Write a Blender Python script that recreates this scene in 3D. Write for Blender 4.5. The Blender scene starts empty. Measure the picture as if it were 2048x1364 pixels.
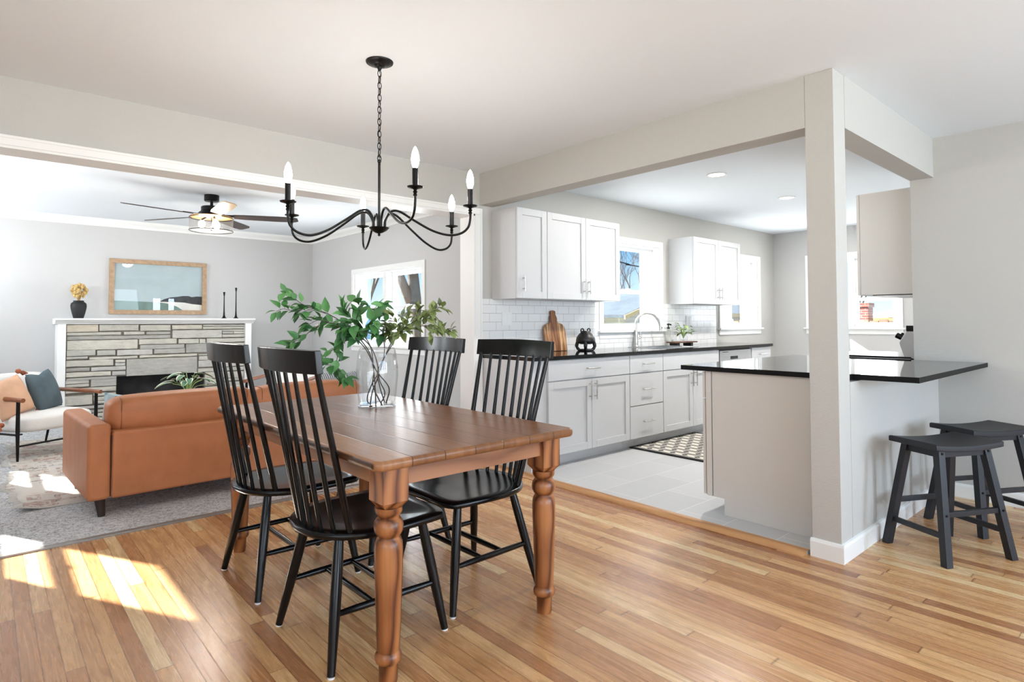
import bpy, bmesh, math, random
from mathutils import Vector, Matrix
R_ = math.radians
sc = bpy.context.scene
COL = sc.collection
random.seed(7)

# ------------------------------------------------------------------ camera
F, YAW, PITCH, ROLL, CX, CY, CH = 1193.13, 0.8476, 0.0292, -0.0035, 1019.71, 608.15, 1.1815
fw = Vector((math.cos(YAW)*math.cos(PITCH), math.sin(YAW)*math.cos(PITCH), math.sin(PITCH)))
rt = Vector((math.sin(YAW), -math.cos(YAW), 0)); up = rt.cross(fw)
r2 = rt*math.cos(ROLL)+up*math.sin(ROLL); u2 = up*math.cos(ROLL)-rt*math.sin(ROLL)
cd = bpy.data.cameras.new('camera'); cam = bpy.data.objects.new('camera', cd); COL.objects.link(cam)
M4 = Matrix(((r2.x, u2.x, -fw.x, 0), (r2.y, u2.y, -fw.y, 0), (r2.z, u2.z, -fw.z, CH), (0, 0, 0, 1)))
cam.matrix_world = M4
cd.sensor_width = 36; cd.lens = F/2048*36
cd.shift_x = (1024-CX)/2048; cd.shift_y = (CY-682)/2048
cd.clip_start = 0.05; cd.clip_end = 300
sc.camera = cam

# ------------------------------------------------------------------ view, world, sun, daylight
vs = sc.view_settings
sc.display_settings.display_device = 'sRGB'
vs.view_transform = 'Standard'; vs.look = 'None'; vs.gamma = 1; vs.use_curve_mapping = False
vs.exposure = 0.48
sc.cycles.use_denoising = True
sc.cycles.max_bounces = 10; sc.cycles.diffuse_bounces = 5; sc.cycles.glossy_bounces = 4
sc.cycles.transparent_max_bounces = 24; sc.cycles.transmission_bounces = 8
sc.cycles.sample_clamp_indirect = 8; sc.cycles.caustics_reflective = False; sc.cycles.caustics_refractive = False

w = bpy.data.worlds.new('sky'); sc.world = w; w.use_nodes = True
nt = w.node_tree; nt.nodes.clear()
tc = nt.nodes.new('ShaderNodeTexCoord'); sx = nt.nodes.new('ShaderNodeSeparateXYZ')
rp = nt.nodes.new('ShaderNodeValToRGB'); bg = nt.nodes.new('ShaderNodeBackground'); ow = nt.nodes.new('ShaderNodeOutputWorld')
nt.links.new(tc.outputs['Generated'], sx.inputs[0]); nt.links.new(sx.outputs['Z'], rp.inputs[0])
nt.links.new(rp.outputs[0], bg.inputs[0]); nt.links.new(bg.outputs[0], ow.inputs[0])
e = rp.color_ramp.elements
e[0].position = 0.0; e[0].color = (0.78, 0.87, 0.95, 1)
e[1].position = 0.5; e[1].color = (0.07, 0.24, 0.66, 1)
n_ = rp.color_ramp.elements.new(0.04); n_.color = (0.60, 0.78, 0.93, 1)
n_ = rp.color_ramp.elements.new(0.13); n_.color = (0.16, 0.48, 0.86, 1)
bg.inputs[1].default_value = 1.0

def lamp(name, kind, loc, energy, color=(1, 1, 1), direction=None, size=None, size_y=None, parent=None, spread=None):
    l = bpy.data.lights.new(name, kind); l.energy = energy; l.color = color
    o = bpy.data.objects.new(name, l); COL.objects.link(o); o.location = loc
    if direction is not None:
        o.rotation_euler = Vector(direction).to_track_quat('-Z', 'Y').to_euler()
    if kind == 'AREA' and size:
        l.size = size
        if size_y: l.shape = 'RECTANGLE'; l.size_y = size_y
    if kind in ('POINT', 'SPOT') and size: l.shadow_soft_size = size
    if kind == 'AREA' and spread: l.spread = spread
    if parent: o.parent = parent
    return o
EL = R_(32)
SUN_D = Vector((0.471*math.cos(EL), -0.882*math.cos(EL), -math.sin(EL)))
sun = lamp('sun', 'SUN', (-10, 20, 15), 30.0, (1.0, 0.96, 0.90), SUN_D); sun.data.angle = R_(0.6)
# area lamps outside the windows stand in for daylight; back and left add fill
lamp('fill_back', 'AREA', (1.55, -2.85, 1.35), 125, (0.78, 0.89, 1.0), (0, 1, 0.6), 3.7, 1.9)  # added fill behind the camera, tilted up to brighten the ceiling
lamp('daylight_corner', 'AREA', (4.02, -2.85, 1.25), 54, (0.70, 0.83, 1.0), (0.02, 1, 0.0), 0.55, 1.3)
lamp('fill_left', 'AREA', (-2.25, -0.3, 1.35), 42, (0.88, 0.94, 1.0), (1, 0.05, 0.9), 3.1, 1.6)  # added fill from the unseen left side, also tilted up
lamp('daylight_living_near', 'AREA', (-1.10, 6.0, 1.80), 50, (0.95, 0.97, 1.0), (1, 0, 0.5), 0.95, 0.85)
lamp('daylight_living_far', 'AREA', (-1.10, 8.0, 1.76), 44, (0.95, 0.97, 1.0), (1, 0, 0.5), 1.05, 0.65)
lamp('daylight_living_right', 'AREA', (3.98, 6.47, 1.38), 48, (0.94, 0.97, 1.0), (-1, 0, 0.6), 1.7, 0.95)
lamp('daylight_kitchen', 'AREA', (8.9, 2.92, 1.50), 24, (0.90, 0.95, 1.0), (-1, 0, 0.8), 1.0, 0.9)
lamp('daylight_sink', 'AREA', (5.25, 4.30, 1.50), 13, (0.88, 0.94, 1.0), (0, -1, 0.9), 1.0, 0.9)
lamp('daylight_nook', 'AREA', (7.61, 4.30, 1.50), 8, (0.88, 0.94, 1.0), (0, -1, 0.9), 1.0, 0.9)

# ------------------------------------------------------------------ materials
def lin(c):
    f = lambda x: x/12.92 if x <= 0.04045 else ((x+0.055)/1.055)**2.4
    return tuple(f(v/255.0) for v in c)+(1,)
MATS = {}
def mat(name, rgb, rough=0.5, metal=0.0, bump=None, vary=None, spec=0.5, coat=0.0, emit=None, stretch=None):
    """rgb: 0-255 sRGB albedo.  bump=(scale, strength)  vary=(scale, amount)"""
    if name in MATS: return MATS[name]
    m = bpy.data.materials.new(name); m.use_nodes = True; t = m.node_tree
    p = t.nodes['Principled BSDF']
    p.inputs['Base Color'].default_value = lin(rgb); p.inputs['Roughness'].default_value = rough
    p.inputs['Metallic'].default_value = metal; p.inputs['Specular IOR Level'].default_value = spec
    p.inputs['Coat Weight'].default_value = coat; p.inputs['Coat Roughness'].default_value = 0.1
    if emit:
        p.inputs['Emission Color'].default_value = lin(emit[0]); p.inputs['Emission Strength'].default_value = emit[1]
    co = t.nodes.new('ShaderNodeTexCoord')
    src = co.outputs['Object']
    if stretch:
        mp = t.nodes.new('ShaderNodeMapping'); mp.inputs['Scale'].default_value = stretch
        t.links.new(src, mp.inputs[0]); src = mp.outputs[0]
    if vary:
        n = t.nodes.new('ShaderNodeTexNoise'); n.inputs['Scale'].default_value = vary[0]; n.inputs['Detail'].default_value = 6
        t.links.new(src, n.inputs['Vector'])
        r = t.nodes.new('ShaderNodeValToRGB')
        c = lin(rgb); a = vary[1]
        r.color_ramp.elements[0].position = 0.3; r.color_ramp.elements[1].position = 0.7
        r.color_ramp.elements[0].color = tuple(max(0, v*(1-a)) for v in c[:3])+(1,)
        r.color_ramp.elements[1].color = tuple(min(1, v*(1+a)) for v in c[:3])+(1,)
        t.links.new(n.outputs[0], r.inputs[0]); t.links.new(r.outputs[0], p.inputs['Base Color'])
    if bump:
        n2 = t.nodes.new('ShaderNodeTexNoise'); n2.inputs['Scale'].default_value = bump[0]; n2.inputs['Detail'].default_value = 4
        t.links.new(src, n2.inputs['Vector'])
        b = t.nodes.new('ShaderNodeBump'); b.inputs['Strength'].default_value = bump[1]; b.inputs['Distance'].default_value = 0.005
        t.links.new(n2.outputs[0], b.inputs['Height']); t.links.new(b.outputs[0], p.inputs['Normal'])
    MATS[name] = m
    return m
class NB:
    """tiny node-graph writer"""
    def __init__(s, name):
        s.m = bpy.data.materials.new(name); s.m.use_nodes = True; s.t = s.m.node_tree; s.p = s.t.nodes['Principled BSDF']
        MATS[name] = s.m
    def n(s, typ, **kw):
        x = s.t.nodes.new(typ)
        for k, v in kw.items(): setattr(x, k, v)
        return x
    def l(s, a, b): s.t.links.new(a, b)
    def setin(s, sock, v):
        if isinstance(v, bpy.types.NodeSocket): s.l(v, sock)
        else: sock.default_value = v
    def math(s, op, a, b=0.0):
        x = s.n('ShaderNodeMath', operation=op); s.setin(x.inputs[0], a); s.setin(x.inputs[1], b); return x.outputs[0]
    def coords(s):
        c = s.n('ShaderNodeTexCoord'); x = s.n('ShaderNodeSeparateXYZ'); s.l(c.outputs['Object'], x.inputs[0]); return c.outputs['Object'], x.outputs
    def comb(s, a, b, c=0.0):
        x = s.n('ShaderNodeCombineXYZ')
        for k, v in enumerate((a, b, c)): s.setin(x.inputs[k], v)
        return x.outputs[0]
    def white(s, v):
        x = s.n('ShaderNodeTexWhiteNoise', noise_dimensions='3D'); s.l(v, x.inputs['Vector']); return x.outputs['Value']
    def noise(s, v, scale, detail=4, rough=0.5, dist=0.0):
        x = s.n('ShaderNodeTexNoise'); s.l(v, x.inputs['Vector']); x.inputs['Scale'].default_value = scale
        x.inputs['Detail'].default_value = detail; x.inputs['Roughness'].default_value = rough; x.inputs['Distortion'].default_value = dist
        return x.outputs[0]
    def ramp(s, f, stops, interp='LINEAR'):
        x = s.n('ShaderNodeValToRGB'); s.setin(x.inputs[0], f); x.color_ramp.interpolation = interp
        els = x.color_ramp.elements
        while len(els) < len(stops): els.new(0.5)
        for el, (pos, c) in zip(els, stops): el.position = pos; el.color = c
        return x.outputs[0]
    def mix(s, f, a, b, blend='MIX'):
        x = s.n('ShaderNodeMix', data_type='RGBA', blend_type=blend)
        s.setin(x.inputs[0], f); s.setin(x.inputs[6], a); s.setin(x.inputs[7], b); return x.outputs[2]
    def bump(s, h, strength, dist=0.003):
        x = s.n('ShaderNodeBump'); x.inputs['Strength'].default_value = strength; x.inputs['Distance'].default_value = dist
        s.setin(x.inputs['Height'], h); s.l(x.outputs[0], s.p.inputs['Normal'])

def oak_floor():
    s = NB('oak_floor'); v, o = s.coords()
    W = 0.057
    row = s.math('FLOOR', s.math('DIVIDE', o[0], W))
    rr = s.white(s.comb(row, 3.1))
    ln = s.math('ADD', 0.75, s.math('MULTIPLY', s.white(s.comb(row, 9.7)), 1.5))
    yy = s.math('DIVIDE', s.math('ADD', o[1], s.math('MULTIPLY', rr, 7.0)), ln)
    col = s.math('FLOOR', yy)
    tone = s.white(s.comb(row, col, 1.0)); tone2 = s.white(s.comb(row, col, 5.0))
    base = s.ramp(tone, [(0.0, lin((160, 106, 68))), (0.16, lin((190, 138, 93))), (0.5, lin((209, 161, 110))), (0.8, lin((220, 176, 125))), (1.0, lin((230, 198, 150)))])
    gv = s.comb(s.math('ADD', s.math('MULTIPLY', o[0], 26.0), s.math('MULTIPLY', tone2, 50.0)), s.math('MULTIPLY', o[1], 1.6), tone)
    g = s.noise(gv, 2.2, 6, 0.6, 1.2)
    grain = s.ramp(g, [(0.30, (0.60, 0.50, 0.42, 1)), (0.52, (1, 1, 1, 1)), (0.75, (1.0, 0.96, 0.90, 1))])
    c = s.mix(0.75, base, grain, 'MULTIPLY')
    fine = s.noise(s.comb(s.math('MULTIPLY', o[0], 220.0), s.math('MULTIPLY', o[1], 6.0), tone2), 1.0, 3)
    c = s.mix(0.35, c, s.ramp(fine, [(0.35, (0.72, 0.66, 0.6, 1)), (0.6, (1, 1, 1, 1))]), 'MULTIPLY')
    fx = s.math('FRACT', s.math('DIVIDE', o[0], W)); fy = s.math('FRACT', yy)
    ex = s.math('MINIMUM', fx, s.math('SUBTRACT', 1.0, fx)); ey = s.math('MULTIPLY', s.math('MINIMUM', fy, s.math('SUBTRACT', 1.0, fy)), 14.0)
    ed = s.math('MINIMUM', ex, ey)
    gap = s.ramp(ed, [(0.0, (0.28, 0.17, 0.10, 1)), (0.045, (1, 1, 1, 1))])
    c = s.mix(0.9, c, gap, 'MULTIPLY')
    s.l(c, s.p.inputs['Base Color'])
    s.l(s.math('ADD', 0.20, s.math('MULTIPLY', g, 0.14)), s.p.inputs['Roughness'])
    s.p.inputs['Specular IOR Level'].default_value = 0.5
    s.bump(s.math('ADD', s.math('MULTIPLY', s.math('MINIMUM', ed, 0.03), 12.0), s.math('MULTIPLY', g, 0.12)), 0.18, 0.002)
    return s.m
def pine(name, c0, c1, c2, axis=2, rough=0.32, scale=1.0, knots=True):
    s = NB(name); v, o = s.coords()
    a = [o[0], o[1], o[2]]; long = a.pop(axis)
    d = s.noise(s.comb(a[0], a[1], s.math('MULTIPLY', long, 0.45)), 3.0*scale, 2)
    rg = s.math('MULTIPLY', s.math('ADD', s.math('ADD', s.math('MULTIPLY', a[0], 1.0), s.math('MULTIPLY', a[1], 0.7)), s.math('MULTIPLY', d, 0.16)), 95.0*scale)
    rg = s.math('ADD', s.math('MULTIPLY', s.math('SINE', rg), 0.5), 0.5)
    f = s.noise(s.comb(s.math('MULTIPLY', a[0], 60.0), s.math('MULTIPLY', a[1], 60.0), s.math('MULTIPLY', long, 2.5)), 1.0*scale, 4)
    k = s.math('ADD', s.math('MULTIPLY', s.math('POWER', rg, 0.55), 0.62), s.math('MULTIPLY', f, 0.38))
    c = s.ramp(k, [(0.18, lin(c0)), (0.48, lin(c1)), (0.85, lin(c2))])
    s.l(c, s.p.inputs['Base Color']); s.p.inputs['Roughness'].default_value = rough
    s.bump(k, 0.08, 0.002)
    return s.m
def table_top_mat():
    s = NB('table_top_pine'); v, o = s.coords()
    W = 0.13
    xx = s.math('DIVIDE', s.math('ADD', o[0], 0.455), W)
    row = s.math('FLOOR', xx); tone = s.white(s.comb(row, 2.3))
    base = s.ramp(tone, [(0.0, lin((119, 79, 50))), (0.5, lin((143, 97, 63))), (1.0, lin((164, 115, 77)))])
    g = s.noise(s.comb(s.math('ADD', s.math('MULTIPLY', o[0], 22.0), s.math('MULTIPLY', tone, 40.0)), s.math('MULTIPLY', o[1], 1.5), 0.0), 2.0, 5, 0.55, 0.8)
    c = s.mix(0.7, base, s.ramp(g, [(0.3, (0.62, 0.52, 0.46, 1)), (0.6, (1, 1, 1, 1))]), 'MULTIPLY')
    fx = s.math('FRACT', xx); ex = s.math('MINIMUM', fx, s.math('SUBTRACT', 1.0, fx))
    c = s.mix(0.9, c, s.ramp(ex, [(0.0, (0.06, 0.035, 0.02, 1)), (0.024, (1, 1, 1, 1))]), 'MULTIPLY')
    s.l(c, s.p.inputs['Base Color']); s.p.inputs['Roughness'].default_value = 0.30; s.p.inputs['Specular IOR Level'].default_value = 0.38
    s.bump(s.math('ADD', s.math('MULTIPLY', s.math('MINIMUM', ex, 0.024), 40.0), s.math('MULTIPLY', g, 0.1)), 0.5, 0.002)
    return s.m
def carpet_mat():
    s = NB('carpet_pile'); v, o = s.coords()
    a = s.noise(v, 105.0, 3, 0.75); b = s.noise(v, 42.0, 3, 0.6)
    k = s.math('ADD', s.math('MULTIPLY', a, 0.6), s.math('MULTIPLY', b, 0.4))
    c = s.ramp(k, [(0.36, lin((120, 118, 118))), (0.46, lin((200, 200, 201))), (0.58, lin((238, 238, 240)))])
    s.l(c, s.p.inputs['Base Color']); s.p.inputs['Roughness'].default_value = 0.95; s.p.inputs['Specular IOR Level'].default_value = 0.1
    s.bump(k, 1.0, 0.02)
    return s.m
def tile_floor_mat():
    s = NB('porcelain_tile'); v, o = s.coords()
    br = s.n('ShaderNodeTexBrick'); mp = s.n('ShaderNodeMapping'); s.l(v, mp.inputs[0])
    mp.inputs['Location'].default_value = (0.12, 0.06, 0)
    s.l(mp.outputs[0], br.inputs['Vector'])
    br.inputs['Scale'].default_value = 1.0; br.inputs['Brick Width'].default_value = 0.61; br.inputs['Row Height'].default_value = 0.305
    br.inputs['Mortar Size'].default_value = 0.0025; br.offset = 0.5
    br.inputs['Color1'].default_value = lin((194, 195, 197)); br.inputs['Color2'].default_value = lin((202, 203, 205)); br.inputs['Mortar'].default_value = lin((228, 228, 228))
    f = s.noise(s.comb(s.math('MULTIPLY', o[0], 60.0), s.math('MULTIPLY', o[1], 1.5), 0), 1.2, 4)
    c = s.mix(0.4, br.outputs[0], s.ramp(f, [(0.3, (0.88, 0.88, 0.88, 1)), (0.7, (1, 1, 1, 1))]), 'MULTIPLY')
    s.l(c, s.p.inputs['Base Color']); s.p.inputs['Roughness'].default_value = 0.38
    return s.m
def subway_mat():
    s = NB('subway_tile'); v, o = s.coords()
    br = s.n('ShaderNodeTexBrick')
    s.l(s.comb(s.math('ADD', o[0], 0.03), s.math('ADD', o[2], -0.905+0.0762*12), 0), br.inputs['Vector'])
    br.inputs['Scale'].default_value = 1.0; br.inputs['Brick Width'].default_value = 0.1524; br.inputs['Row Height'].default_value = 0.0742
    br.inputs['Mortar Size'].default_value = 0.0014; br.inputs['Mortar Smooth'].default_value = 0.3; br.offset = 0.5
    br.inputs['Color1'].default_value = lin((236, 236, 236)); br.inputs['Color2'].default_value = lin((240, 240, 240)); br.inputs['Mortar'].default_value = lin((152, 150, 150))
    s.l(br.outputs[0], s.p.inputs['Base Color']); s.p.inputs['Roughness'].default_value = 0.2
    inv = s.math('SUBTRACT', 1.0, br.outputs['Fac'])
    wob = s.noise(v, 9.0, 2)
    s.bump(s.math('ADD', inv, s.math('MULTIPLY', wob, 0.25)), 0.2, 0.004)
    return s.m
def stone_mat():
    s = NB('ashlar_stone'); v, o = s.coords()
    q = s.n('ShaderNodeNewGeometry')
    tone = q.outputs['Random Per Island']
    base = s.ramp(tone, [(0.0, lin((172, 170, 164))), (0.3, lin((192, 190, 181))), (0.55, lin((204, 200, 188))), (0.8, lin((194, 192, 189))), (0.93, lin((210, 205, 190))), (1.0, lin((202, 176, 144)))])
    n1 = s.noise(v, 9.0, 6, 0.65)
    n2 = s.noise(s.comb(s.math('MULTIPLY', o[0], 5.0), o[1], s.math('MULTIPLY', o[2], 22.0)), 2.0, 5, 0.6)
    c = s.mix(0.55, base, s.ramp(n1, [(0.3, (0.68, 0.68, 0.70, 1)), (0.6, (1.0, 1.0, 0.98, 1))]), 'MULTIPLY')
    c = s.mix(0.4, c, s.ramp(n2, [(0.3, (0.7, 0.68, 0.64, 1)), (0.6, (1, 1, 1, 1))]), 'MULTIPLY')
    s.l(c, s.p.inputs['Base Color']); s.p.inputs['Roughness'].default_value = 0.85
    s.bump(s.math('ADD', n1, n2), 0.7, 0.012)
    return s.m
def rug_mat():
    s = NB('faded_rug'); v, o = s.coords()
    n1 = s.noise(v, 5.0, 5, 0.6); n2 = s.noise(v, 26.0, 4, 0.7)
    vr = s.n('ShaderNodeTexVoronoi', feature='F1', distance='CHEBYCHEV'); s.l(v, vr.inputs['Vector']); vr.inputs['Scale'].default_value = 4.2
    k = s.math('FRACT', s.math('MULTIPLY', vr.outputs['Distance'], 3.0))
    base = s.ramp(n1, [(0.3, lin((196, 182, 170))), (0.5, lin((206, 200, 190))), (0.7, lin((188, 186, 184)))])
    red = s.math('MULTIPLY', s.math('GREATER_THAN', k, 0.72), s.math('GREATER_THAN', n2, 0.48))
    c = s.mix(s.math('MULTIPLY', red, 0.6), base, lin((150, 100, 88)))
    blk = s.math('MULTIPLY', s.math('LESS_THAN', k, 0.14), s.math('GREATER_THAN', n2, 0.52))
    c = s.mix(s.math('MULTIPLY', blk, 0.7), c, lin((92, 84, 82)))
    s.l(c, s.p.inputs['Base Color']); s.p.inputs['Roughness'].default_value = 0.95
    s.bump(n2, 0.3, 0.004)
    return s.m
def mat_kitchen_rug():
    s = NB('black_cream_mat'); v, o = s.coords()
    W = 0.115
    fx = s.math('FRACT', s.math('DIVIDE', o[0], W)); row = s.math('FLOOR', s.math('DIVIDE', o[0], W))
    y2 = s.math('DIVIDE', s.math('ADD', o[1], s.math('MULTIPLY', s.math('MODULO', s.math('ABSOLUTE', row), 2.0), 0.06)), 0.12)
    fy = s.math('FRACT', y2)
    dx = s.math('ABSOLUTE', s.math('SUBTRACT', fx, 0.5)); dy = s.math('ABSOLUTE', s.math('SUBTRACT', fy, 0.5))
    dia = s.math('LESS_THAN', s.math('ADD', s.math('MULTIPLY', dx, 1.1), dy), 0.27)
    line = s.math('GREATER_THAN', dx, 0.41)
    l2 = s.math('MULTIPLY', s.math('GREATER_THAN', dx, 0.26), s.math('LESS_THAN', dx, 0.33))
    k = s.math('MAXIMUM', s.math('MAXIMUM', dia, line), l2)
    c = s.mix(k, lin((214, 208, 198)), lin((32, 31, 33)))
    s.l(c, s.p.inputs['Base Color']); s.p.inputs['Roughness'].default_value = 0.95
    return s.m
def stripe_mat(name, ca, cb, freq, axis=0):
    s = NB(name); v, o = s.coords()
    w1 = s.noise(v, 4.0, 2)
    k = s.math('FRACT', s.math('MULTIPLY', s.math('ADD', o[axis], s.math('MULTIPLY', w1, 0.05)), freq))
    c = s.mix(s.math('LESS_THAN', k, 0.38), lin(ca), lin(cb))
    s.l(c, s.p.inputs['Base Color']); s.p.inputs['Roughness'].default_value = 0.9
    return s.m
def leaf_mat(name, a, b):
    s = NB(name); q = s.n('ShaderNodeNewGeometry')
    c = s.ramp(q.outputs['Random Per Island'], [(0.0, lin(a)), (1.0, lin(b))])
    s.l(c, s.p.inputs['Base Color']); s.p.inputs['Roughness'].default_value = 0.42
    s.p.inputs['Subsurface Weight'].default_value = 0.0
    return s.m
def hosta_mat():
    s = NB('variegated_leaf'); u = s.n('ShaderNodeUVMap'); x = s.n('ShaderNodeSeparateXYZ'); s.l(u.outputs[0], x.inputs[0])
    d = s.math('ABSOLUTE', s.math('SUBTRACT', x.outputs[0], 0.5))
    c = s.mix(s.math('GREATER_THAN', d, 0.36), lin((70, 122, 84)), lin((222, 226, 214)))
    s.l(c, s.p.inputs['Base Color']); s.p.inputs['Roughness'].default_value = 0.4
    return s.m
def acacia_mat():
    s = NB('acacia_board'); v, o = s.coords()
    n = s.noise(s.comb(s.math('MULTIPLY', o[0], 14.0), o[1], s.math('MULTIPLY', o[2], 1.2)), 2.0, 5, 0.6, 0.6)
    c = s.ramp(n, [(0.3, lin((84, 46, 28))), (0.47, lin((134, 84, 52))), (0.56, lin((168, 118, 78))), (0.66, lin((216, 178, 132)))])
    s.l(c, s.p.inputs['Base Color']); s.p.inputs['Roughness'].default_value = 0.4
    return s.m
def thin_glass(name, tint=(1, 1, 1, 1), gloss=0.10, rough=0.0):
    m = bpy.data.materials.new(name); m.use_nodes = True; t = m.node_tree; t.nodes.clear()
    o = t.nodes.new('ShaderNodeOutputMaterial'); mx = t.nodes.new('ShaderNodeMixShader')
    tr = t.nodes.new('ShaderNodeBsdfTransparent'); tr.inputs[0].default_value = tint
    g = t.nodes.new('ShaderNodeBsdfGlossy'); g.inputs['Roughness'].default_value = rough
    lw = t.nodes.new('ShaderNodeLayerWeight'); lw.inputs[0].default_value = 0.35
    mm = t.nodes.new('ShaderNodeMath'); mm.operation = 'MULTIPLY_ADD'; mm.inputs[1].default_value = 0.55; mm.inputs[2].default_value = gloss*0.4
    pw = t.nodes.new('ShaderNodeMath'); pw.operation = 'POWER'; pw.inputs[1].default_value = 2.2
    t.links.new(lw.outputs['Facing'], pw.inputs[0]); t.links.new(pw.outputs[0], mm.inputs[0])
    t.links.new(mm.outputs[0], mx.inputs[0]); t.links.new(tr.outputs[0], mx.inputs[1]); t.links.new(g.outputs[0], mx.inputs[2])
    t.links.new(mx.outputs[0], o.inputs[0])
    MATS[name] = m
    return m
def siding_mat():
    s = NB('blue_siding'); v, o = s.coords()
    k = s.math('FRACT', s.math('DIVIDE', o[2], 0.13))
    c = s.mix(s.math('LESS_THAN', k, 0.12), lin((214, 222, 226)), lin((172, 186, 194)))
    s.l(c, s.p.inputs['Base Color']); s.p.inputs['Roughness'].default_value = 0.7
    return s.m

WALL = mat('wall_paint', (194, 192, 187), 0.85, bump=(210, 0.5), spec=0.25)
WALLL = mat('wall_paint_cool', (199, 198, 197), 0.85, bump=(240, 0.25), spec=0.25)
CEIL = mat('ceiling_paint', (230, 235, 240), 0.9, bump=(420, 0.2), spec=0.2)
TRIM = mat('trim_white', (238, 238, 236), 0.4)
CAB = mat('cabinet_paint', (205, 206, 208), 0.42)
CABG = mat('cabinet_side_paint', (205, 202, 197), 0.5)
NICKEL = mat('brushed_nickel', (190, 188, 184), 0.28, 1.0)
STEEL = mat('stainless_steel', (186, 188, 190), 0.33, 0.9)
BLACKSTONE = mat('black_granite', (18, 18, 20), 0.05, spec=0.38, vary=(300, 0.4))
BLKMETAL = mat('black_metal', (20, 19, 19), 0.35, 0.6)
BLKPAINT = mat('black_satin_paint', (13, 12, 13), 0.22, spec=0.35)
STOOLP = mat('stool_black_paint', (25, 26, 32), 0.45, bump=(90, 0.08))
LEATHER = mat('cognac_leather', (178, 113, 72), 0.5, bump=(60, 0.12), vary=(9, 0.09))
DARKWOOD = mat('espresso_wood', (48, 32, 26), 0.4)
WALNUT = mat('walnut_wood', (128, 74, 42), 0.4, vary=(30, 0.2), stretch=(1, 1, 0.1))
CREAM = mat('cream_boucle', (232, 230, 226), 0.95, bump=(140, 0.5), spec=0.1)
TEAL = mat('teal_velvet', (84, 98, 104), 0.75, vary=(7, 0.15), spec=0.2)
PEACH = mat('peach_linen', (206, 164, 134), 0.9, vary=(4, 0.2), bump=(30, 0.3))
RUST = mat('rust_tassel', (160, 92, 62), 0.95, bump=(60, 0.4))
PALEBLUE = mat('pale_blue_linen', (176, 196, 204), 0.9, bump=(50, 0.25))
CERAM = mat('matte_black_ceramic', (24, 24, 27), 0.6)
MORTAR = mat('grey_mortar', (128, 122, 112), 0.95, bump=(60, 0.5), vary=(20, 0.2))
SOOT = mat('sooty_brick', (44, 43, 44), 0.9, vary=(5, 0.8), bump=(18, 0.6))
OAKF = oak_floor(); CARPET = carpet_mat(); TILE = tile_floor_mat(); SUBWAY = subway_mat(); STONE = stone_mat()
TOPM = table_top_mat()
PINEV = pine('pine_leg', (74, 38, 20), (138, 82, 46), (176, 116, 70), 2, scale=1.3)
PINEX = pine('pine_apron_across', (120, 78, 54), (150, 102, 72), (170, 120, 88), 0)
PINEY = pine('pine_apron_along', (126, 84, 56), (158, 110, 76), (180, 132, 96), 1)
THRESH = pine('oak_strip', (160, 108, 62), (186, 134, 84), (200, 150, 100), 1)
GLASS = thin_glass('window_glass', (0.97, 0.985, 0.99, 1), 0.05)
VASEG = thin_glass('clear_vase_glass', (0.985, 0.99, 0.99, 1), 0.10)
BULB = mat('lit_bulb', (255, 246, 232), 0.3, emit=((255, 248, 240), 105.0))
DOWNL = mat('lit_diffuser', (255, 250, 240), 0.3, emit=((255, 248, 236), 9.0))
GREEN = leaf_mat('green_leaf', (44, 92, 48), (92, 150, 84))
OLIVE = leaf_mat('olive_leaf', (78, 92, 48), (140, 156, 92))
LIME = leaf_mat('lime_leaf', (110, 150, 70), (190, 214, 140))
STEMM = mat('brown_stem', (66, 56, 48), 0.7)
BARK = mat('tree_bark', (66, 60, 56), 0.95, bump=(14, 0.9), vary=(8, 0.35))
TWIG = mat('bare_twig', (88, 80, 76), 0.9)

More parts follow.
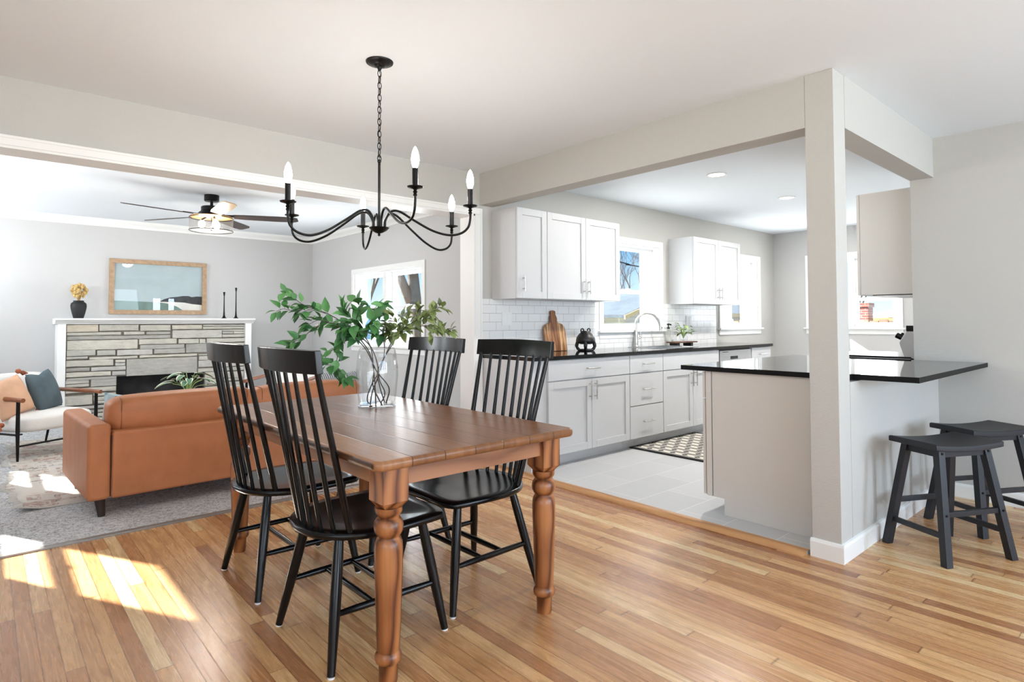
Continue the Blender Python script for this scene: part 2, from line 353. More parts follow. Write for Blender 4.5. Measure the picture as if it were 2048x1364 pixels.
# ------------------------------------------------------------------ mesh helpers
class B:
    def __init__(s): s.bm = bmesh.new(); s.uv = None
    def box(s, x0, y0, z0, x1, y1, z1, mtx=None):
        r = bmesh.ops.create_cube(s.bm, size=1.0)
        T = Matrix.Translation(((x0+x1)/2, (y0+y1)/2, (z0+z1)/2)) @ Matrix.Diagonal((abs(x1-x0), abs(y1-y0), abs(z1-z0), 1))
        if mtx is not None: T = mtx @ T
        bmesh.ops.transform(s.bm, matrix=T, verts=r['verts']); return s
    def tube(s, pts, r, n=10, caps=True):
        pts = [Vector(p) for p in pts]; rs = r if isinstance(r, (list, tuple)) else [r]*len(pts)
        rings = []; ref = None
        for i, p in enumerate(pts):
            a = pts[min(i+1, len(pts)-1)]-pts[max(i-1, 0)]
            if a.length < 1e-9: a = Vector((0, 0, 1))
            a.normalize()
            if ref is None:
                ref = Vector((0, 0, 1)) if abs(a.z) < 0.9 else Vector((1, 0, 0))
            u = (ref-a*ref.dot(a))
            if u.length < 1e-6: u = a.orthogonal()
            u.normalize(); v = a.cross(u); ref = u
            rings.append([s.bm.verts.new(p+(u*math.cos(2*math.pi*k/n)+v*math.sin(2*math.pi*k/n))*rs[i]) for k in range(n)])
        for a, b in zip(rings, rings[1:]):
            for k in range(n): s.bm.faces.new((a[k], a[(k+1) % n], b[(k+1) % n], b[k]))
        if caps:
            s.bm.faces.new(rings[0][::-1]); s.bm.faces.new(rings[-1])
        return s
    def lathe(s, prof, c=(0, 0, 0), n=32, sx=1.0, sy=1.0, closed=False):
        rings = []
        for r, z in prof:
            if r < 1e-6: rings.append([s.bm.verts.new((c[0], c[1], c[2]+z))])
            else: rings.append([s.bm.verts.new((c[0]+r*sx*math.cos(2*math.pi*k/n), c[1]+r*sy*math.sin(2*math.pi*k/n), c[2]+z)) for k in range(n)])
        for a, b in zip(rings, rings[1:]):
            for k in range(n):
                k2 = (k+1) % n
                if len(a) == 1 and len(b) == 1: continue
                if len(a) == 1: s.bm.faces.new((a[0], b[k2], b[k]))
                elif len(b) == 1: s.bm.faces.new((a[k], a[k2], b[0]))
                else: s.bm.faces.new((a[k], a[k2], b[k2], b[k]))
        if closed:
            if len(rings[0]) > 1: s.bm.faces.new(rings[0][::-1])
            if len(rings[-1]) > 1: s.bm.faces.new(rings[-1])
        return s
    def prism(s, pts, h0, h1, axis='z'):
        """extrude a 2d outline.  axis z: (x,y)  axis y: (x,z)  axis x: (y,z)"""
        mk = {'z': lambda p, h: (p[0], p[1], h), 'y': lambda p, h: (p[0], h, p[1]), 'x': lambda p, h: (h, p[0], p[1])}[axis]
        a = [s.bm.verts.new(mk(p, h0)) for p in pts]; b = [s.bm.verts.new(mk(p, h1)) for p in pts]
        n = len(pts)
        s.bm.faces.new(a[::-1]); s.bm.faces.new(b)
        for k in range(n): s.bm.faces.new((a[k], a[(k+1) % n], b[(k+1) % n], b[k]))
        s.bm.normal_update(); return s
    def grid(s, fn, nu, nv, uv=False):
        vs = [[s.bm.verts.new(fn(i/nu, j/nv)) for j in range(nv+1)] for i in range(nu+1)]
        if uv and s.uv is None: s.uv = s.bm.loops.layers.uv.new('UVMap')
        for i in range(nu):
            for j in range(nv):
                f = s.bm.faces.new((vs[i][j], vs[i+1][j], vs[i+1][j+1], vs[i][j+1]))
                if uv:
                    for lp, (a, b) in zip(f.loops, ((i, j), (i+1, j), (i+1, j+1), (i, j+1))): lp[s.uv].uv = (b/nv, a/nu)
        return s
    def sphere(s, c, r, n=16, m=10, sc=(1, 1, 1)):
        q = bmesh.ops.create_uvsphere(s.bm, u_segments=n, v_segments=m, radius=r)
        bmesh.ops.transform(s.bm, matrix=Matrix.Translation(c) @ Matrix.Diagonal((*sc, 1)), verts=q['verts']); return s
    def torus(s, c, R, r, n=20, m=8, mtx=None):
        vs = []
        for i in range(n):
            a = 2*math.pi*i/n; ring = []
            for j in range(m):
                b = 2*math.pi*j/m
                p = Vector(((R+r*math.cos(b))*math.cos(a), (R+r*math.cos(b))*math.sin(a), r*math.sin(b)))
                if mtx is not None: p = mtx @ p
                ring.append(s.bm.verts.new(p+Vector(c)))
            vs.append(ring)
        for i in range(n):
            for j in range(m):
                s.bm.faces.new((vs[i][j], vs[(i+1) % n][j], vs[(i+1) % n][(j+1) % m], vs[i][(j+1) % m]))
        return s
    def xf(s, mtx):
        bmesh.ops.transform(s.bm, matrix=mtx, verts=s.bm.verts[:]); return s
    def build(s, name, m, parent=None, bevel=0.0, seg=2, smooth=True, ang=38, loc=None, sub=0, norm=True):
        bm = s.bm
        if norm: bmesh.ops.recalc_face_normals(bm, faces=bm.faces[:])
        if bevel > 0:
            es = [e for e in bm.edges if len(e.link_faces) == 2 and e.calc_face_angle(0) > R_(30)]
            bmesh.ops.bevel(bm, geom=es, offset=bevel, offset_type='OFFSET', segments=seg, profile=0.5, affect='EDGES', clamp_overlap=True)
        me = bpy.data.meshes.new(name); bm.to_mesh(me); bm.free()
        ms = m if isinstance(m, (list, tuple)) else [m]
        for q in ms: me.materials.append(q)
        if smooth:
            me.polygons.foreach_set('use_smooth', [True]*len(me.polygons))
            me.set_sharp_from_angle(angle=R_(ang))
        o = bpy.data.objects.new(name, me); COL.objects.link(o)
        if loc is not None: o.location = loc
        if parent is not None: o.parent = parent
        if sub:
            md = o.modifiers.new('sub', 'SUBSURF'); md.levels = sub; md.render_levels = sub
        if bevel > 0 and smooth:
            md = o.modifiers.new('wn', 'WEIGHTED_NORMAL'); md.keep_sharp = True; md.weight = 60
        return o
def box(x0, y0, z0, x1, y1, z1): return B().box(x0, y0, z0, x1, y1, z1)
def tag(o, label, cat, group=None, kind=None):
    if label: o['label'] = label
    if cat: o['category'] = cat
    if group: o['group'] = group
    if kind: o['kind'] = kind
    return o
def thing(name, label, cat, loc=(0, 0, 0), rz=0.0, group=None, kind=None):
    o = bpy.data.objects.new(name, None); COL.objects.link(o); o.empty_display_size = 0.1
    o.location = loc; o.rotation_euler = (0, 0, rz)
    return tag(o, label, cat, group, kind)
def struct(o, label, cat='room'):
    return tag(o, label, cat, None, 'structure')
def dup(root, loc, rz, label, group=None):
    r = root.copy(); COL.objects.link(r); r.location = loc; r.rotation_euler = (0, 0, rz); r['label'] = label
    if group: r['group'] = group
    for ch in list(root.children):
        c = ch.copy(); COL.objects.link(c); c.parent = r
        for g in list(ch.children):
            d = g.copy(); COL.objects.link(d); d.parent = c
    return r
def bez(pts, n=10):
    """Catmull-Rom through points"""
    P = [Vector(p) for p in pts]; P = [P[0]*2-P[1]]+P+[P[-1]*2-P[-2]]; out = []
    for i in range(1, len(P)-2):
        for k in range(n):
            t = k/n; a, b, c, d = P[i-1], P[i], P[i+1], P[i+2]
            out.append(0.5*((2*b)+(c-a)*t+(2*a-5*b+4*c-d)*t*t+(3*b-a-3*c+d)*t**3))
    out.append(P[-2]); return out

# ================================================================== room shell
X1, Y1, YP, YQ, X3, XF, H = 3.15, 3.953, 1.134, 1.273, 4.915, 8.62, 2.44
Y2, YW, XL, XR = 4.118, 8.65, -0.90, 3.69          # living: back face of shared wall, fireplace wall, left wall, right wall
OX, OY = -2.0, -2.6                                   # dining left wall, back wall
struct(box(OX, OY, -0.12, X1-0.02, Y1+0.03, 0).box(X1-0.02, OY, -0.12, X3+0.1, YQ+0.02, 0).build('floor', OAKF, smooth=False), 'honey coloured narrow oak strip floor of the dining room', 'floor')
struct(box(X1-0.02, YQ+0.02, -0.12, XF+0.1, Y1+0.02, 0.02).build('floor', TILE, smooth=False), 'pale grey large tile floor of the kitchen', 'floor')
struct(box(XL-0.1, Y1+0.03, -0.12, XR+0.1, YW+0.1, 0.008).build('floor', CARPET, smooth=False), 'speckled grey carpet floor of the living room', 'floor')
struct(box(OX-0.15, OY-0.15, H, XF+0.15, Y2, H+0.15).box(XL-0.14, Y2, H, XR+0.14, YW+0.14, H+0.15).build('ceiling', CEIL, smooth=False), 'flat white ceiling over all three rooms', 'ceiling')
struct(box(OX, Y1+0.012, -0.01, 3.09, Y1+0.055, 0.011).build('trim_1', mat('grey_metal_strip', (150, 146, 142), 0.4, 0.4), bevel=0.004), 'grey metal transition strip between oak floor and carpet', 'threshold')
struct(B().prism([(3.095, 0.0), (3.105, 0.016), (3.125, 0.0235), (3.158, 0.0235), (3.158, 0.0)], YQ+0.02, Y1-0.001, 'y').build('trim_2', THRESH), 'oak reducer strip along the kitchen tile edge', 'threshold')

def wall_x(name, x0, x1, y0, y1, m, label, holes=(), z0=0.0, z1=H):
    """wall slab in the yz plane with rectangular holes (ya,yb,za,zb)"""
    b = B(); cuts = sorted(holes); y = y0
    for (a, c, za, zb) in cuts:
        b.box(x0, y, z0, x1, a, z1); b.box(x0, a, z0, x1, c, za); b.box(x0, a, zb, x1, c, z1); y = c
    b.box(x0, y, z0, x1, y1, z1)
    bmesh.ops.remove_doubles(b.bm, verts=b.bm.verts[:], dist=1e-5)
    return struct(b.build(name, m, smooth=False), label, 'wall')
def wall_y(name, y0, y1, x0, x1, m, label, holes=(), z0=0.0, z1=H):
    b = B(); cuts = sorted(holes); x = x0
    for (a, c, za, zb) in cuts:
        b.box(x, y0, z0, a, y1, z1); b.box(a, y0, z0, c, y1, za); b.box(a, y0, zb, c, y1, z1); x = c
    b.box(x, y0, z0, x1, y1, z1)
    bmesh.ops.remove_doubles(b.bm, verts=b.bm.verts[:], dist=1e-5)
    return struct(b.build(name, m, smooth=False), label, 'wall')
W1 = (4.755, 5.745, 1.085, 2.01); W2 = (7.115, 8.105, 1.085, 2.01)
WF = (2.40, 3.44, 1.085, 2.02); WL = (5.66, 7.29, 0.89, 1.81)
L1 = (5.50, 6.52, 1.31, 2.26); L2 = (7.62, 8.50, 1.43, 2.08)
wall_y('wall_sink', Y1, Y2, 3.088, XF+0.14, WALL, 'greige kitchen wall behind the sink with two windows', (W1, W2))
wall_y('wall_header', Y1, Y2, OX, 3.088, WALL, 'greige header over the wide living room opening', z0=2.086)
wall_y('wall_stub', Y1, Y2, OX, -0.55, WALL, 'greige return beside the living room opening, out of frame', z1=2.086)
struct(box(X1, YQ, 2.171, X1+0.147, Y1, H).build('wall_kitchen_header', WALL, smooth=False), 'greige header over the kitchen opening beside the table', 'wall')
struct(box(X1, YP, 0, X1+0.147, YQ, H).build('wall_column', WALL, bevel=0.004), 'greige square column at the corner of the peninsula', 'wall')
struct(box(X1+0.147, YP, 2.168, X3, YQ, H).build('wall_bar_header', WALL, smooth=False), 'greige header over the breakfast bar', 'wall')
struct(box(X1+0.147, YP, 0, X3, YQ, 0.868).build('wall_bar', WALL, smooth=False), 'greige half wall under the breakfast bar', 'wall')
wall_x('wall_right', X3, X3+0.115, OY, YQ, WALL, 'greige wall at the right end of the bar')
wall_y('wall_range', YP, YQ, X3+0.115, XF+0.14, WALLL, 'kitchen wall behind the range')
wall_x('wall_far', XF, XF+0.14, YQ, Y1, WALLL, 'far kitchen wall with a wide window', (WF,))
wall_x('wall_living_right', XR, XR+0.14, Y2, YW, WALLL, 'light grey living room wall with a double window', (WL,))
wall_y('wall_fireplace', YW, YW+0.14, XL-0.14, XR+0.14, WALLL, 'light grey living room wall behind the fireplace')
wall_x('wall_living_left', XL-0.14, XL, Y2, YW, WALLL, 'living room wall out of frame on the left', (L1, L2))
wall_x('wall_left', OX-0.14, OX, OY, Y2, WALL, 'dining room wall out of frame on the left', ((-1.85, 1.25, 0.5, 2.15),))
wall_y('wall_back', OY-0.14, OY, OX-0.14, X3+0.115, WALL, 'dining room wall behind the camera', ((-0.3, 3.45, 0.3, 2.2), (3.55, 4.5, 0.3, 2.2)))

# opening casing (living room side of the dining room)
struct(box(3.088, 3.934, 0, 3.158, Y1-0.001, 2.086).box(OX, 3.934, 2.086, 3.158, Y1-0.001, 2.137).box(OX, 3.926, 2.122, 3.160, 3.934, 2.137).box(3.142, 3.926, 0, 3.160, 3.934, 2.122).build('trim_3', TRIM, bevel=0.003), 'white casing around the living room opening', 'trim')
struct(box(3.074, 3.936, 0.01, 3.0875, Y2+0.008, 2.086).box(OX, 3.936, 2.072, 3.0875, Y2+0.008, 2.0855).build('trim_4', TRIM, smooth=False), 'white lining inside the living room opening', 'trim')
# baseboards
BASE = [(0, 0), (0.014, 0), (0.014, 0.078), (0.010, 0.088), (0, 0.092)]
def baseboard(name, x0, y0, x1, y1, nx, ny, label, z=0.0):
    b = B(); P = [(0, 0), (0.014, 0), (0.014, 0.076), (0.009, 0.088), (0, 0.091)]
    a = [b.bm.verts.new((x0+nx*p, y0+ny*p, z+q)) for p, q in P]; c = [b.bm.verts.new((x1+nx*p, y1+ny*p, z+q)) for p, q in P]
    n = len(P); b.bm.faces.new(a); b.bm.faces.new(c[::-1])
    for k in range(n): b.bm.faces.new((a[k], a[(k+1) % n], c[(k+1) % n], c[k]))
    return struct(b.build(name, TRIM, smooth=False), label, 'baseboard')
baseboard('baseboard_column', X1, YQ+0.005, X1, YP-0.014, -1, 0, 'white baseboard on the left face of the column')
baseboard('baseboard_bar', X1, YP, X3, YP, 0, -1, 'white baseboard along the half wall under the bar')
baseboard('baseboard_right', X3, YP-0.014, X3, OY, -1, 0, 'white baseboard along the wall right of the bar stools')
baseboard('baseboard_fireplace', XL, YW, 0.62, YW, 0, -1, 'white baseboard left of the fireplace', 0.008)
baseboard('baseboard_living', XR, Y2, XR, YW, -1, 0, 'white baseboard under the living room window', 0.008)
# crown moulding in the living room
def crown(name, x0, y0, x1, y1, nx, ny, label):
    P = [(0, H-0.09), (0.012, H-0.09), (0.018, H-0.07), (0.034, H-0.05), (0.052, H-0.035), (0.062, H-0.016), (0.066, H-0.001), (0, H-0.001)]
    b = B(); a = [b.bm.verts.new((x0+nx*p, y0+ny*p, q)) for p, q in P]; c = [b.bm.verts.new((x1+nx*p, y1+ny*p, q)) for p, q in P]
    n = len(P); b.bm.faces.new(a); b.bm.faces.new(c[::-1])
    for k in range(n): b.bm.faces.new((a[k], a[(k+1) % n], c[(k+1) % n], c[k]))
    return struct(b.build(name, TRIM, ang=20), label, 'trim')
crown('trim_5', XL, YW, XR, YW, 0, -1, 'white crown moulding above the fireplace wall')
crown('trim_6', XR, Y2, XR, YW, -1, 0, 'white crown moulding above the living room window')
crown('trim_7', XL, Y2, XR, Y2, 0, 1, 'white crown moulding on the back of the header')

# ------------------------------------------------------------------ windows
SASH = mat('vinyl_sash', (240, 241, 242), 0.35)
JAMBB = mat('blue_exterior_paint', (92, 150, 186), 0.6)
def window(name, label, axis, pos, a0, a1, z0, z1, inward, mid=None, casing=0.066, sill=True, ext=None, depth=0.14, units=1, mull=0.09):
    """double hung window.  axis 'y': wall plane y=pos (a = x);  axis 'x': wall plane x=pos (a = y).
       inward = +1/-1 direction to the room along the wall normal; wall runs depth the other way"""
    t = thing(name, label, 'window', kind='structure')
    def bb(b, a_0, n_0, z_0, a_1, n_1, z_1):
        # n: distance from the wall face, positive into the room
        p0, p1 = pos+inward*n_0, pos+inward*n_1
        if axis == 'y': b.box(a_0, p0, z_0, a_1, p1, z_1)
        else: b.box(p0, a_0, z_0, p1, a_1, z_1)
    b = B()
    c = casing
    bb(b, a0-c, 0, z0, a0, 0.018, z1+c); bb(b, a1, 0, z0, a1+c, 0.018, z1+c); bb(b, a0, 0, z1, a1, 0.018, z1+c)
    b.build('casing', TRIM, t, bevel=0.003)
    if sill:
        b = B(); bb(b, a0-c-0.025, 0, z0-0.022, a1+c+0.025, 0.045, z0); bb(b, a0-c, 0, z0-0.085, a1+c, 0.016, z0-0.022)
        b.build('window_sill', TRIM, t, bevel=0.004)
    b = B(); j = 0.02
    bb(b, a0, -depth, z0, a0+j, 0, z1); bb(b, a1-j, -depth, z0, a1, 0, z1); bb(b, a0+j, -depth, z1-j, a1-j, 0, z1); bb(b, a0+j, -depth, z0, a1-j, 0, z0+j)
    b.build('jamb', SASH, t, bevel=0.002)
    u = (a1-a0-2*j-(units-1)*mull)/units
    zm = mid if mid else (z0+z1)/2
    for k in range(units):
        p = a0+j+k*(u+mull); q = p+u; s = 0.042
        if k: 
            b = B(); bb(b, p-mull, -depth, z0+j, p, 0.018, z1-j); b.build('mullion', TRIM, t, bevel=0.003)
        for nm, za, zb, n0 in (('lower_sash', z0+j, zm+0.02, -0.055), ('upper_sash', zm-0.02, z1-j, -0.085)):
            b = B()
            bb(b, p, n0-0.015, za, p+s, n0+0.015, zb); bb(b, q-s, n0-0.015, za, q, n0+0.015, zb)
            bb(b, p+s, n0-0.015, za, q-s, n0+0.015, za+s*(1.2 if nm == 'lower_sash' else 1)); bb(b, p+s, n0-0.015, zb-s, q-s, n0+0.015, zb)
            so = b.build(nm, SASH, t, bevel=0.003)
            b = B(); bb(b, p+s-0.004, n0-0.002, za+s-0.004, q-s+0.004, n0+0.002, zb-s+0.004); b.build('glass_pane', GLASS, so, smooth=False)
        b = B(); bb(b, (p+q)/2-0.03, -0.04, zm+0.02, (p+q)/2+0.03, -0.062, zm+0.034); b.build('sash_lock', SASH, t, bevel=0.003)
    if ext:
        b = B(); e0 = depth
        bb(b, a0-0.10, -e0-0.09, z0-0.06, a0+0.012, -e0, z1+0.10); bb(b, a1-0.012, -e0-0.09, z0-0.06, a1+0.10, -e0, z1+0.10); bb(b, a0+0.012, -e0-0.09, z1-0.012, a1-0.012, -e0, z1+0.10)
        b.build('exterior_trim', ext, t, bevel=0.004)
    return t
window('window_1', 'white double hung window above the kitchen sink', 'y', Y1, *W1, -1, mid=1.50, ext=SASH, depth=0.165)
window('window_2', 'white double hung window at the far end of the counter', 'y', Y1, *W2, -1, mid=1.50, ext=SASH, depth=0.165)
window('window_3', 'white window in the far kitchen wall seen through the bar opening', 'x', XF, *WF, -1, mid=1.46, ext=SASH, depth=0.14, units=2, mull=0.05)
window('window_4', 'white double window in the living room behind the leafy branches', 'x', XR, *WL, -1, mid=1.36, ext=JAMBB, depth=0.14, units=2)
window('window_5', 'living room window on the left wall outside the frame', 'x', XL, *L1, 1, mid=1.68, depth=0.14, sill=False)
window('window_6', 'small living room window beside the fireplace outside the frame', 'x', XL, *L2, 1, mid=1.72, depth=0.14, sill=False)
window('window_7', 'wide window behind the camera', 'y', OY, -0.3, 3.45, 0.3, 2.2, 1, units=3, depth=0.14)
window('window_8', 'narrow window behind the camera near the bar', 'y', OY, 3.55, 4.5, 0.3, 2.2, 1, depth=0.14)
window('window_9', 'wide window in the left dining wall behind the camera', 'x', OX, -1.85, 1.25, 0.5, 2.15, 1, units=3, depth=0.14)
struct(box(3.0, Y2, 2.20, 9.4, 4.74, 2.26).build('trim_8', TRIM, smooth=False), 'white eave soffit outside the kitchen windows', 'trim')
struct(box(3.34, 3.942, 0.905, W1[0]-0.068, Y1, 1.375).box(W1[0]-0.068, 3.942, 0.905, W1[1]+0.068, Y1, 1.0).box(W1[1]+0.068, 3.942, 0.905, 6.965, Y1, 1.375).box(3.165, 3.942, 0.905, 3.34, Y1, 1.375).build('wall_backsplash', SUBWAY, smooth=False), 'white subway tile backsplash above the black counter', 'wall')

# ================================================================== dining table
TX0, TX1, TY0, TY1, TZ = 0.918, 1.830, 1.665, 3.361, 0.745
tcx, tcy = (TX0+TX1)/2, (TY0+TY1)/2
t = thing('dining_table', 'farmhouse pine dining table with plank top and turned legs', 'table', (tcx, tcy, 0))
def rounded_rect(hx, hy, r, n=6):
    out = []
    for cx, cy, a0 in ((hx-r, hy-r, 0), (-hx+r, hy-r, 90), (-hx+r, -hy+r, 180), (hx-r, -hy+r, 270)):
        for k in range(n+1):
            a = R_(a0+90*k/n); out.append((cx+r*math.cos(a), cy+r*math.sin(a)))
    return out
B().prism(rounded_rect((TX1-TX0)/2, (TY1-TY0)/2, 0.035), TZ-0.034, TZ).build('tabletop', TOPM, t, bevel=0.0135, seg=4, ang=50)
lx, ly = 0.359, 0.755
for s in (-1, 1):
    box(-lx+0.047, s*ly-0.011+s*0.02, 0.642, lx-0.047, s*ly+0.011+s*0.02, TZ-0.034).build('apron', PINEX, t, bevel=0.002)
    box(s*lx-0.011+s*0.02, -ly+0.047, 0.642, s*lx+0.011+s*0.02, ly-0.047, TZ-0.034).build('apron', PINEY, t, bevel=0.002)
LEGP = [(0.028, 0.0), (0.0305, 0.012), (0.0315, 0.066), (0.034, 0.070), (0.041, 0.074), (0.0445, 0.084), (0.0445, 0.094), (0.040, 0.104), (0.0365, 0.108),
        (0.0375, 0.116), (0.0395, 0.16), (0.0435, 0.28), (0.0465, 0.38), (0.0475, 0.435), (0.046, 0.455), (0.0405, 0.470), (0.037, 0.474), (0.037, 0.479),
        (0.041, 0.484), (0.0475, 0.496), (0.049, 0.511), (0.0465, 0.526), (0.040, 0.536), (0.0365, 0.539), (0.0365, 0.545), (0.042, 0.551), (0.0455, 0.560), (0.0455, 0.574)]
for sx_ in (-1, 1):
    for sy_ in (-1, 1):
        b = B().lathe(LEGP, (0, 0, 0), 28, closed=True)
        q = 0.047
        b.prism([(-q, -q), (q, -q), (q, q), (-q, q)], 0.594, TZ-0.0345)
        # lamb's tongue shoulder
        lo = [b.bm.verts.new((0.034*math.cos(R_(a))*1.25, 0.034*math.sin(R_(a))*1.25, 0.572)) for a in (225, 315, 45, 135)]
        hi = [b.bm.verts.new((x, y, 0.5945)) for x, y in ((-q, -q), (q, -q), (q, q), (-q, q))]
        for k in range(4): b.bm.faces.new((lo[k], lo[(k+1) % 4], hi[(k+1) % 4], hi[k]))
        b.bm.faces.new(lo[::-1])
        b.build('leg', PINEV, t, loc=(sx_*lx, sy_*ly, 0), ang=45)

# ================================================================== dining chairs
def make_chair(label):
    t = thing('dining_chair', label, 'chair', group='black spindle chairs around the table')
    # seat outline: rounded back, nearly straight front (front = +x)
    half = [(0.255, 0.0), (0.258, 0.10), (0.255, 0.175), (0.240, 0.218), (0.215, 0.238), (0.12, 0.248), (0.0, 0.252), (-0.08, 0.244), (-0.15, 0.214), (-0.205, 0.165), (-0.245, 0.095), (-0.262, 0.0)]
    out = half[::-1]+[(x, -y) for x, y in half[1:-1]]
    sm = bez([(x, y, 0) for x, y in out]+[(out[0][0], out[0][1], 0)], 3)[:-1]
    b = B(); n = len(sm); ringz = [(0.94, 0.424), (0.985, 0.428), (1.0, 0.437), (0.995, 0.446), (0.97, 0.451), (0.80, 0.4495), (0.55, 0.441), (0.25, 0.439)]
    rings = [[b.bm.verts.new((p.x*k, p.y*k, z)) for p in sm] for k, z in ringz]
    for a, c in zip(rings, rings[1:]):
        for i in range(n): b.bm.faces.new((a[i], a[(i+1) % n], c[(i+1) % n], c[i]))
    b.bm.faces.new(rings[0][::-1]); b.bm.faces.new(rings[-1])
    b.build('seat', BLKPAINT, t, ang=60)
    legs = {}
    for sx_, (tx, ty, fx, fy) in ((1, (0.165, 0.165, 0.235, 0.225)), (-1, (-0.155, 0.135, -0.228, 0.232))):
        for sy_ in (-1, 1):
            a = Vector((tx, sy_*ty, 0.432)); c = Vector((fx, sy_*fy, 0.006))
            legs[(sx_, sy_)] = (a, c)
            pts = [a.lerp(c, k) for k in (0, 0.25, 0.55, 0.8, 1.0)]
            lg = B().tube(pts, [0.0165, 0.0195, 0.0195, 0.0165, 0.0135], 14).build('leg', BLKPAINT, t, ang=60)
            B().lathe([(0.0, 0.0), (0.012, 0.0), (0.0125, 0.006), (0, 0.007)], (c.x, c.y, 0), 12).build('foot_glide', SASH, lg)
    mids = {}
    for sy_ in (-1, 1):
        a = legs[(1, sy_)][0].lerp(legs[(1, sy_)][1], 0.585); c = legs[(-1, sy_)][0].lerp(legs[(-1, sy_)][1], 0.585)
        pts = [a.lerp(c, k) for k in (0, 0.2, 0.5, 0.8, 1.0)]; mids[sy_] = (a, c)
        B().tube(pts, [0.0095, 0.012, 0.0125, 0.012, 0.0095], 12).build('side_stretcher', BLKPAINT, t, ang=60)
    for k in (0.36, 0.64):
        a = mids[-1][0].lerp(mids[-1][1], k); c = mids[1][0].lerp(mids[1][1], k)
        B().tube([a, a.lerp(c, 0.25), a.lerp(c, 0.5), a.lerp(c, 0.75), c], [0.009, 0.0115, 0.012, 0.0115, 0.009], 12).build('cross_stretcher', BLKPAINT, t, ang=60)
    for i in range(9):
        k = (i-4)/4.0
        a = Vector((-0.228+0.085*k*k, 0.196*k, 0.444)); c = Vector((-0.328+0.040*k*k, 0.243*k, 1.020))
        r = 0.0115 if abs(i-4) == 4 else 0.0085
        B().tube([a, a.lerp(c, 0.3), a.lerp(c, 0.65), c], [r, r*1.12, r, r*0.85], 10).build('spindle', BLKPAINT, t, ang=60)
    # curved crest rail, leaning back
    def crest(u, v):
        return None
    b = B(); N = 16; secs = []
    for i in range(N+1):
        k = -1+2*i/N; y = 0.270*k; xb = -0.334+0.046*k*k; zt = 1.094-0.004*abs(k)
        sec = [(xb-0.012, 1.010), (xb+0.012, 1.012), (xb+0.002, zt), (xb-0.020, zt-0.002)]
        secs.append([b.bm.verts.new((x, y, z)) for x, z in sec])
    for a, c in zip(secs, secs[1:]):
        for j in range(4): b.bm.faces.new((a[j], a[(j+1) % 4], c[(j+1) % 4], c[j]))
    b.bm.faces.new(secs[0][::-1]); b.bm.faces.new(secs[-1])
    b.build('crest_rail', BLKPAINT, t, bevel=0.003, ang=40)
    return t
chair = make_chair('black spindle back dining chair nearest the camera, on the left of the table')
chair.location = (1.113, 2.137, 0)
dup(chair, (1.113, 2.842, 0), 0.0, 'black spindle back dining chair beside the cognac sofa, left of the table')
dup(chair, (1.660, 2.190, 0), math.pi, 'black spindle back dining chair in front of the white base cabinets')
dup(chair, (1.660, 2.862, 0), math.pi, 'black spindle back dining chair in front of the white door post')

# ================================================================== glass vase with branches
VX, VY = 1.54, 2.79
t = thing('glass_vase', 'clear barrel shaped glass vase on the dining table', 'vase', (VX, VY, TZ))
vp = [(0.088, 0.0), (0.095, 0.003), (0.0965, 0.03), (0.103, 0.10), (0.1085, 0.16), (0.108, 0.20), (0.101, 0.255), (0.0925, 0.298)]
vi = [(0.0895, 0.298), (0.098, 0.255), (0.105, 0.20), (0.1055, 0.16), (0.100, 0.10), (0.093, 0.04), (0.088, 0.016), (0.0, 0.014)]
B().lathe([(0, 0.0005)]+vp+[(0.091, 0.3005)]+vi, n=56).build('vase_body', VASEG, t, ang=60)
B().torus((0, 0, 0.300), 0.0912, 0.0022, 56, 8).build('glass_rim', thin_glass('vase_rim_glass', (0.93, 0.95, 0.95, 1), 0.9), t, ang=60)
B().torus((0, 0, 0.004), 0.0935, 0.0025, 56, 8).build('base_ring', MATS['vase_rim_glass'], t, ang=60)
right = Vector((0.75, -0.661, 0)); deep = Vector((0.661, 0.75, 0))
def leaf(b, base, d, nrm, L, W, droop=0.25):
    d = d.normalized(); side = d.cross(nrm).normalized(); nn = side.cross(d).normalized()
    prof = [(0, 0.03), (0.15, 0.55), (0.35, 1.0), (0.6, 0.85), (0.82, 0.42), (1.0, 0.0)]
    rows = []
    for u, wv in prof:
        c = base+d*(L*u)-nn*(droop*L*u*u)
        hw = W*0.5*wv
        rows.append([b.bm.verts.new(c-side*hw+nn*(hw*0.35)), b.bm.verts.new(c), b.bm.verts.new(c+side*hw+nn*(hw*0.35))])
    for a, c in zip(rows, rows[1:]):
        b.bm.faces.new((a[0], a[1], c[1], c[0])); b.bm.faces.new((a[1], a[2], c[2], c[1]))
def px2v(u, w_, dd=0.0):
    return Vector((VX, VY, 0))+right*((u-754)*0.00262)+deep*dd+Vector((0, 0, 1.043+(697-w_)*0.00262))
